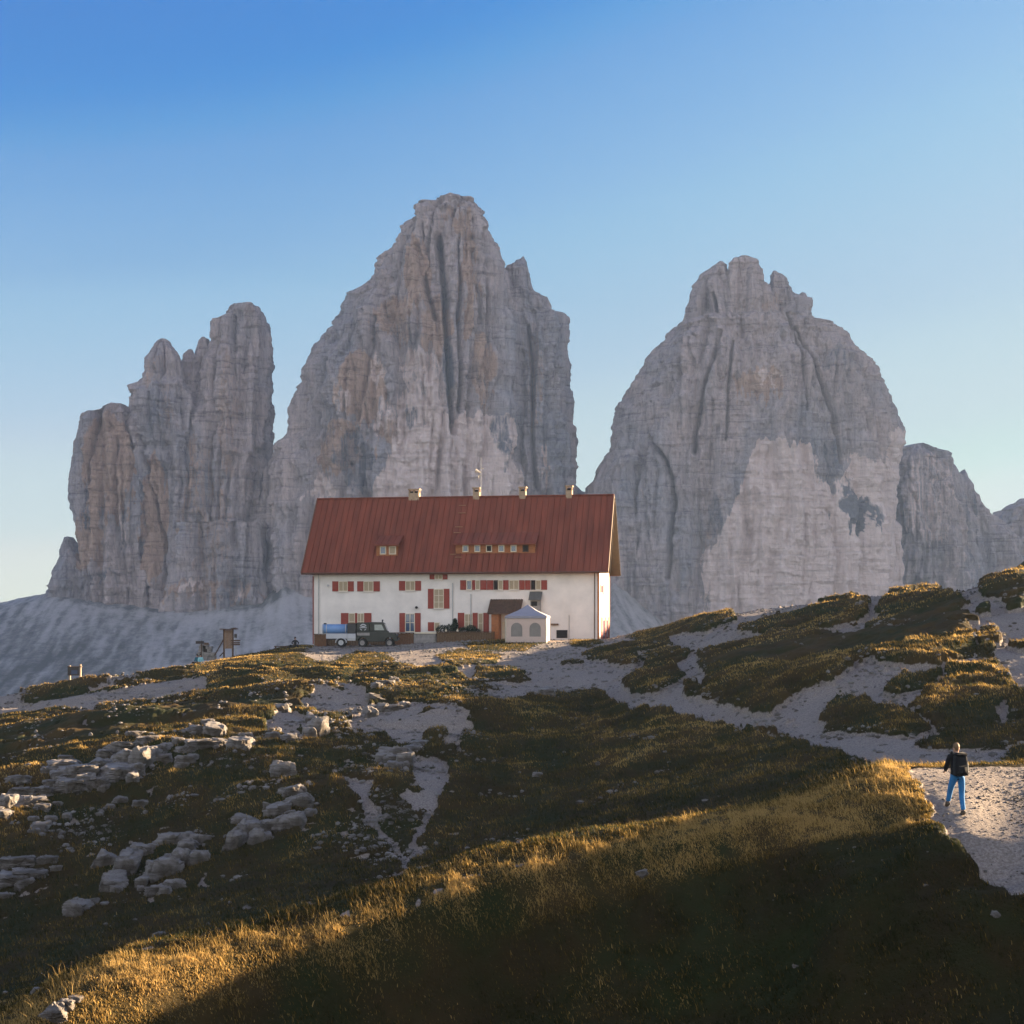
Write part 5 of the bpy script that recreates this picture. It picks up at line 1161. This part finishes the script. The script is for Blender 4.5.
def person_walk(loc, rz, label):
    t = thing('person', label, 'person', loc, rz)
    # lifted left leg forward, right leg carrying
    hipz = .90; LH, RH = (-.095, .02, hipz), (.095, 0, hipz)
    LK, RK = (-.115, .20, .56), (.115, .03, .47); LA, RA = (-.135, .30, .25), (.135, -.03, .075)
    LT, RT = (-.14, .44, .19), (.14, .14, .03)
    SH = 1.41; LS, RS = (-.175, .06, SH), (.175, .06, SH); LE, RE = (-.235, .10, 1.15), (.245, .12, 1.14); LW, RW = (-.20, .30, 1.05), (.225, .30, 1.06)
    body = [(0, .01, .95, .12, .10), (0, .03, 1.12, .12, .09), (0, .05, 1.30, .14, .10), (0, .06, 1.42, .075, .07), (0, .08, 1.49, .048, .05),
            LH+(.08,), LK+(.052,), LA+(.036,), LT+(.028,), RH+(.08,), RK+(.052,), RA+(.036,), RT+(.028,),
            LS+(.05,), LE+(.037,), LW+(.024,), RS+(.05,), RE+(.037,), RW+(.024,),
            (0, .095, 1.56, .066, .075), (0, .10, 1.63, .076, .09), (0, .09, 1.70, .055, .065)]
    ed = [(0,1),(1,2),(2,3),(3,4),(0,5),(5,6),(6,7),(7,8),(0,9),(9,10),(10,11),(11,12),(3,13),(13,14),(14,15),(3,16),(16,17),(17,18),(4,19),(19,20),(20,21)]
    for wr, wi, sd in ((LW, 15, 1), (RW, 18, -1)):
        hp_, he = hand(None, (wr[0]*.97, wr[1]+.03, wr[2]-.01), (0, .75, -.35), sd); k = len(body); body += hp_; ed += [(a+k, b_+k) for a, b_ in he]+[(wi, k)]
    # nose and ears on the head
    for q in ((0, .19, 1.61, .014), (-.078, .095, 1.615, .014), (.078, .095, 1.615, .014)): body.append(q); ed.append((20, len(body)-1))
    skinned('body', body, ed, m_skin, t)
    skinned('jeans', [(0, .01, 1.06, .135, .115), LH[:2]+(.87, .098), (-.108, .11, .72, .083), LK+(.070,), (-.125, .25, .40, .064), LA[:2]+(.29, .058), RH[:2]+(.87, .098), (.112, .02, .70, .083), RK+(.070,), (.125, 0, .28, .064), RA[:2]+(.12, .062)], [(0,1),(1,2),(2,3),(3,4),(4,5),(0,6),(6,7),(7,8),(8,9),(9,10)], m_jeans, t)
    skinned('jacket', [(0, .02, .83, .18, .155), (0, .03, 1.16, .165, .125), (0, .05, 1.30, .175, .13), (0, .06, 1.42, .12, .10), (0, .07, 1.48, .07, .07),
                       (-.165, .06, 1.41, .08), (-.235, .10, 1.16, .062), (-.205, .27, 1.06, .046), (.165, .06, 1.41, .08), (.245, .12, 1.15, .062), (.23, .27, 1.07, .046)],
            [(0,1),(1,2),(2,3),(3,4),(3,5),(5,6),(6,7),(3,8),(8,9),(9,10)], m_jack, t)
    for A, T in ((LA, LT), (RA, RT)):
        A, T = Vector(A), Vector(T); h_ = A+(A-T).normalized()*.06+Vector((0, 0, -.045))
        skinned('boot', [tuple(A+Vector((0, 0, .07)))+(.056,), tuple(A+Vector((0, 0, -.0)))+(.056,), tuple(h_)+(.046,), tuple(A.lerp(T, .6)+Vector((0, 0, -.02)))+(.050, .038), tuple(T)+(.040, .030)], [(0,1),(1,2),(1,3),(3,4)], m_shoe, t, root=1)
    D, Fc = ICO[3]; V = D*np.array([.078, .092, .100]); V = V*(1+.07*fbm(D[:, 0]*3, D[:, 1]*3, D[:, 2]*9, 3, 5)[:, None])
    cut = (V[:, 1] > .055) & (V[:, 2] < .04); V[cut, 1] = .055; V = V+np.array([0, .085, 1.655]); V[:, 2] = np.where(V[:, 2] < 1.6, V[:, 2]-.02, V[:, 2])
    obj('hair', raw_mesh('hair', V, Fc, True), m_hair, t)
    return t
gR = on_ground(963.5, 816); gR.x = (957.4-CX)/F*gR.y; gR.z = ground_z(gR.x+.13, gR.y)
walker = person_walk(gR, math.radians(2), 'person in a black jacket and bright blue jeans walking away up the lit path'); walker.scale = (.97, .97, .97)
pk_ = thing('backpack', 'big black backpack on the back of the walker in blue jeans', 'backpack', (gR.x, gR.y, gR.z), math.radians(2)); pk_.scale = (.97, .97, .97)
bm = bmesh.new(); vs = box(bm, -.165, .165, -.36, -.085, .98, 1.47)
for v in vs:
    if v.co.z > 1.3: v.co.x *= .82; v.co.y += .04 if v.co.y < -.2 else .0
bmesh.ops.subdivide_edges(bm, edges=bm.edges[:], cuts=3, use_grid_fill=True); bmesh.ops.smooth_vert(bm, verts=bm.verts[:], factor=.5, use_axis_x=True, use_axis_y=True, use_axis_z=True)
obj('bag', bm, m_pack, pk_, True)
bm = bmesh.new(); box(bm, -.12, .12, -.42, -.355, 1.02, 1.24); obj('front_pocket', bevel(bm, .03, 2), m_pack, pk_, True)
bm = bmesh.new(); box(bm, -.15, .15, -.35, -.06, 1.455, 1.53); obj('lid', bevel(bm, .03, 2), m_pack, pk_, True)
for s in (-1, 1):
    bm = bmesh.new(); tube(bm, (s*.11, -.1, 1.46), (s*.12, .05, 1.53), .022, n=6); tube(bm, (s*.12, .05, 1.53), (s*.13, .19, 1.36), .022, n=6); tube(bm, (s*.13, .19, 1.36), (s*.15, -.08, 1.08), .018, n=6); obj('strap', bm, m_pack, pk_)
bm = bmesh.new(); tube(bm, (.185, -.15, 1.05), (.185, -.15, 1.26), .035, n=8); tube(bm, (.185, -.15, 1.26), (.185, -.15, 1.30), .02, n=8); obj('side_bottle', bm, simple('pale_bottle', (.5, .48, .42), .4), pk_)

def sitter(loc, rz, label, top, trousers, hair, akimbo=True):
    t = thing('person', label, 'person', loc, rz)
    e = .34 if akimbo else .22
    body = [(0, 0, .30, .12, .10), (0, .01, .50, .12, .09), (0, .03, .70, .14, .09), (0, .03, .80, .07, .06), (0, .04, .86, .05), (0, .05, .94, .07, .08), (0, .05, 1.01, .075, .088), (0, .04, 1.07, .055, .06),
            (-.10, -.06, .28, .08), (-.16, -.42, .40, .055), (-.17, -.46, .05, .04), (-.17, -.58, .02, .03), (.10, -.06, .28, .08), (.16, -.42, .40, .055), (.17, -.46, .05, .04), (.17, -.58, .02, .03),
            (-.17, .02, .78, .05), (-e, -.02, .56, .038), (-.19, -.20, .42, .026), (.17, .02, .78, .05), (e, -.02, .56, .038), (.19, -.20, .42, .026)]
    ed = [(0,1),(1,2),(2,3),(3,4),(4,5),(5,6),(6,7),(0,8),(8,9),(9,10),(10,11),(0,12),(12,13),(13,14),(14,15),(3,16),(16,17),(17,18),(3,19),(19,20),(20,21)]
    for wi, sx_ in ((18, -1), (21, 1)):
        w_ = body[wi]; hp_, he = hand(None, (w_[0], w_[1]-.03, w_[2]), (0, -.8, -.2), sx_); k = len(body); body += hp_; ed += [(a+k, b_+k) for a, b_ in he]+[(wi, k)]
    skinned('body', body, ed, m_skin, t)
    skinned('jacket', [(0, 0, .33, .16, .13), (0, .01, .50, .155, .12), (0, .03, .68, .17, .12), (0, .03, .80, .11, .09), (0, .04, .86, .065), (-.165, .02, .78, .078), (-e, -.02, .56, .06), (-.20, -.17, .44, .045), (.165, .02, .78, .078), (e, -.02, .56, .06), (.20, -.17, .44, .045)],
            [(0,1),(1,2),(2,3),(3,4),(3,5),(5,6),(6,7),(3,8),(8,9),(9,10)], top, t)
    skinned('trousers', [(0, 0, .30, .14, .12), (-.10, -.06, .28, .10), (-.16, -.42, .41, .075), (-.17, -.45, .12, .055), (.10, -.06, .28, .10), (.16, -.42, .41, .075), (.17, -.45, .12, .055)], [(0,1),(1,2),(2,3),(0,4),(4,5),(5,6)], trousers, t)
    skinned('hair', [(0, .07, 1.05, .08), (0, .09, .98, .07), (0, .03, 1.09, .06)], [(0,1),(0,2)], hair, t)
    for s in (-1, 1): skinned('shoe', [(s*.17, -.45, .08, .05), (s*.17, -.50, .04, .045), (s*.17, -.60, .03, .038)], [(0,1),(1,2)], m_jack, t)
    return t
m_dk = simple('dark_clothes', (.018, .017, .018), .9, .2); m_teal = simple('teal_jacket', (.015, .10, .13), .8, .1); m_turq = simple('pale_turquoise_top', (.25, .50, .50), .8, .1)
m_brh = simple('dark_hair', (.03, .02, .012), .7, .2)
def seat_at(px, Y, pyhead, hh, **kw):
    p = gp(px, Y); z = max(p.z, (CY-pyhead)/F*Y-1.12); z = p.z; return Vector((p.x, Y, z))
p = gp(295.2, 142.2); sitter((p.x, p.y, p.z-.05), math.radians(20), 'person in dark clothes sitting with elbows out beside the hut corner', m_dk, m_dk, m_brh)
p = gp(196.8, 135.2); sitter((p.x, p.y, p.z-.08), math.radians(-30), 'person in a dark teal jacket sitting left of the stone shrine', m_teal, m_dk, m_brh, False)
p = gp(200.6, 135.0); sitter((p.x, p.y, p.z-.15), math.radians(25), 'person in a pale turquoise top sitting close beside the teal jacket', m_turq, m_dk, m_brh, False)
p = gp(290.8, 141.9); bm = bmesh.new(); vs = box(bm, -.16, .16, -.12, .12, -.05, .36); bevel(bm, .05, 2); t = thing('backpack', 'small dark rucksack standing beside the person in dark clothes', 'backpack', p); obj('bag', bm, m_pack, t, True)
bm = bmesh.new(); box(bm, -.13, .13, -.17, -.122, .0, .18); obj('front_pocket', bevel(bm, .02), m_pack, t); bm = bmesh.new(); tube(bm, (-.05, .0, .355), (.05, 0, .355), .02, n=6); tube(bm, (0, .02, .35), (0, .02, .41), .02, n=6); obj('loop', bm, m_pack, t)
# ================================================================== SKY, SUN, AIR, CAMERA
w = bpy.data.worlds.new('World'); scene.world = w; w.use_nodes = True; nt = w.node_tree
bg = nt.nodes['Background']; sky = nt.nodes.new('ShaderNodeTexSky'); sky.sky_type = 'NISHITA'; sky.sun_disc = False
sky.sun_elevation = SUN_EL; sky.sun_rotation = math.pi/2-SUN_B; sky.altitude = 2400; sky.air_density = 1.0; sky.dust_density = .3; sky.ozone_density = 3.
sc_ = nt.nodes.new('ShaderNodeVectorMath'); sc_.operation = 'SCALE'; sc_.inputs['Scale'].default_value = .1; nt.links.new(sky.outputs[0], sc_.inputs[0])
cv = nt.nodes.new('ShaderNodeRGBCurve'); nt.links.new(sc_.outputs[0], cv.inputs['Color']); 
g1_ = nt.nodes.new('ShaderNodeVectorMath'); g1_.operation = 'SUBTRACT'; g1_.inputs[1].default_value = (.62, .68, .62); nt.links.new(sc_.outputs[0], g1_.inputs[0])
g2_ = nt.nodes.new('ShaderNodeVectorMath'); g2_.operation = 'MAXIMUM'; g2_.inputs[1].default_value = (0, 0, 0); nt.links.new(g1_.outputs[0], g2_.inputs[0])
g3_ = nt.nodes.new('ShaderNodeVectorMath'); g3_.operation = 'MULTIPLY_ADD'; g3_.inputs[1].default_value = (GLOW, GLOW, GLOW); nt.links.new(g2_.outputs[0], g3_.inputs[0]); nt.links.new(cv.outputs[0], g3_.inputs[2]);  # extra glow added round the sun to brighten the shade
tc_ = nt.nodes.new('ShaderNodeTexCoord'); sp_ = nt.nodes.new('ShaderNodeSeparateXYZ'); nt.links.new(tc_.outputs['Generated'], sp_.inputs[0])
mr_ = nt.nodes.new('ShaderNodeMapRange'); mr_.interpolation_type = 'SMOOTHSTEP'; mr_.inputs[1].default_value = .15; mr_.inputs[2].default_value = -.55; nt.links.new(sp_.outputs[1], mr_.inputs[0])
vl_ = nt.nodes.new('ShaderNodeVectorMath'); vl_.operation = 'MULTIPLY_ADD'; vl_.inputs[1].default_value = tuple(NORTH_FILL*q for q in (1., .90, .80)); nt.links.new(mr_.outputs[0], vl_.inputs[0]); nt.links.new(g3_.outputs[0], vl_.inputs[2]); nt.links.new(vl_.outputs[0], bg.inputs[0])   # fill light added to the unseen northern sky, lifts the shaded sides
for ci, pts in enumerate(([(0, 0), (.063, .03), (.072, .115), (.088, .235), (.105, .34), (.135, .46), (.18, .60), (.235, .66), (.30, .77), (.448, .81), (.75, .88), (1, .97)],
                          [(0, 0), (.132, .235), (.15, .34), (.186, .485), (.21, .565), (.272, .655), (.32, .74), (.377, .78), (.463, .87), (.61, .88), (.8, .88), (1, .93)],
                          [(0, 0), (.12, .36), (.249, .64), (.331, .75), (.38, .78), (.438, .79), (.532, .81), (.596, .81), (.8, .84), (1, .87)])):
    c_ = cv.mapping.curves[ci]
    while len(c_.points) < len(pts): c_.points.new(.5, .5)
    for p_, q_ in zip(c_.points, pts): p_.location = q_
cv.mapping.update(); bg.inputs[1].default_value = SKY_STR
ld = bpy.data.lights.new('sun', 'SUN'); ld.energy = SUN_STR; ld.angle = math.radians(.53); ld.color = (1., .74, .47)
sun = bpy.data.objects.new('sun', ld); COL.objects.link(sun)
d = Vector((S2[0]*math.cos(SUN_EL), S2[1]*math.cos(SUN_EL), math.sin(SUN_EL)))
sun.rotation_euler = d.to_track_quat('Z', 'Y').to_euler()
if HAZE > 0:
    bm = bmesh.new(); box(bm, -3000, 1330, -300, 2760, -260, 590)
    m = bpy.data.materials.new('haze'); m.use_nodes = True; nt = m.node_tree
    nt.nodes.remove(nt.nodes['Principled BSDF']); pv = nt.nodes.new('ShaderNodeVolumePrincipled')
    pv.inputs['Color'].default_value = (.40, .56, .82, 1); pv.inputs['Density'].default_value = HAZE; pv.inputs['Anisotropy'].default_value = .2
    nt.links.new(pv.outputs[0], nt.nodes['Material Output'].inputs['Volume'])
    tag(obj('haze', bm, m), kind='stuff')
cd = bpy.data.cameras.new('camera'); cam = bpy.data.objects.new('camera', cd); COL.objects.link(cam); scene.camera = cam
cd.sensor_width = 36; cd.lens = F/1024*36; cd.shift_y = (CY-512)/1024; cd.clip_end = 60000; cd.clip_start = .1
cam.location = (0, 0, 0); cam.rotation_euler = (math.radians(90), 0, 0)
vs = scene.view_settings; vs.view_transform = 'Standard'; vs.look = 'None'; vs.gamma = 1; vs.use_curve_mapping = False; vs.exposure = EXPO
scene.cycles.use_denoising = True; scene.cycles.max_bounces = 5; scene.cycles.diffuse_bounces = 3; scene.cycles.volume_bounces = 0
scene.cycles.transparent_max_bounces = 4; scene.cycles.sample_clamp_indirect = 4
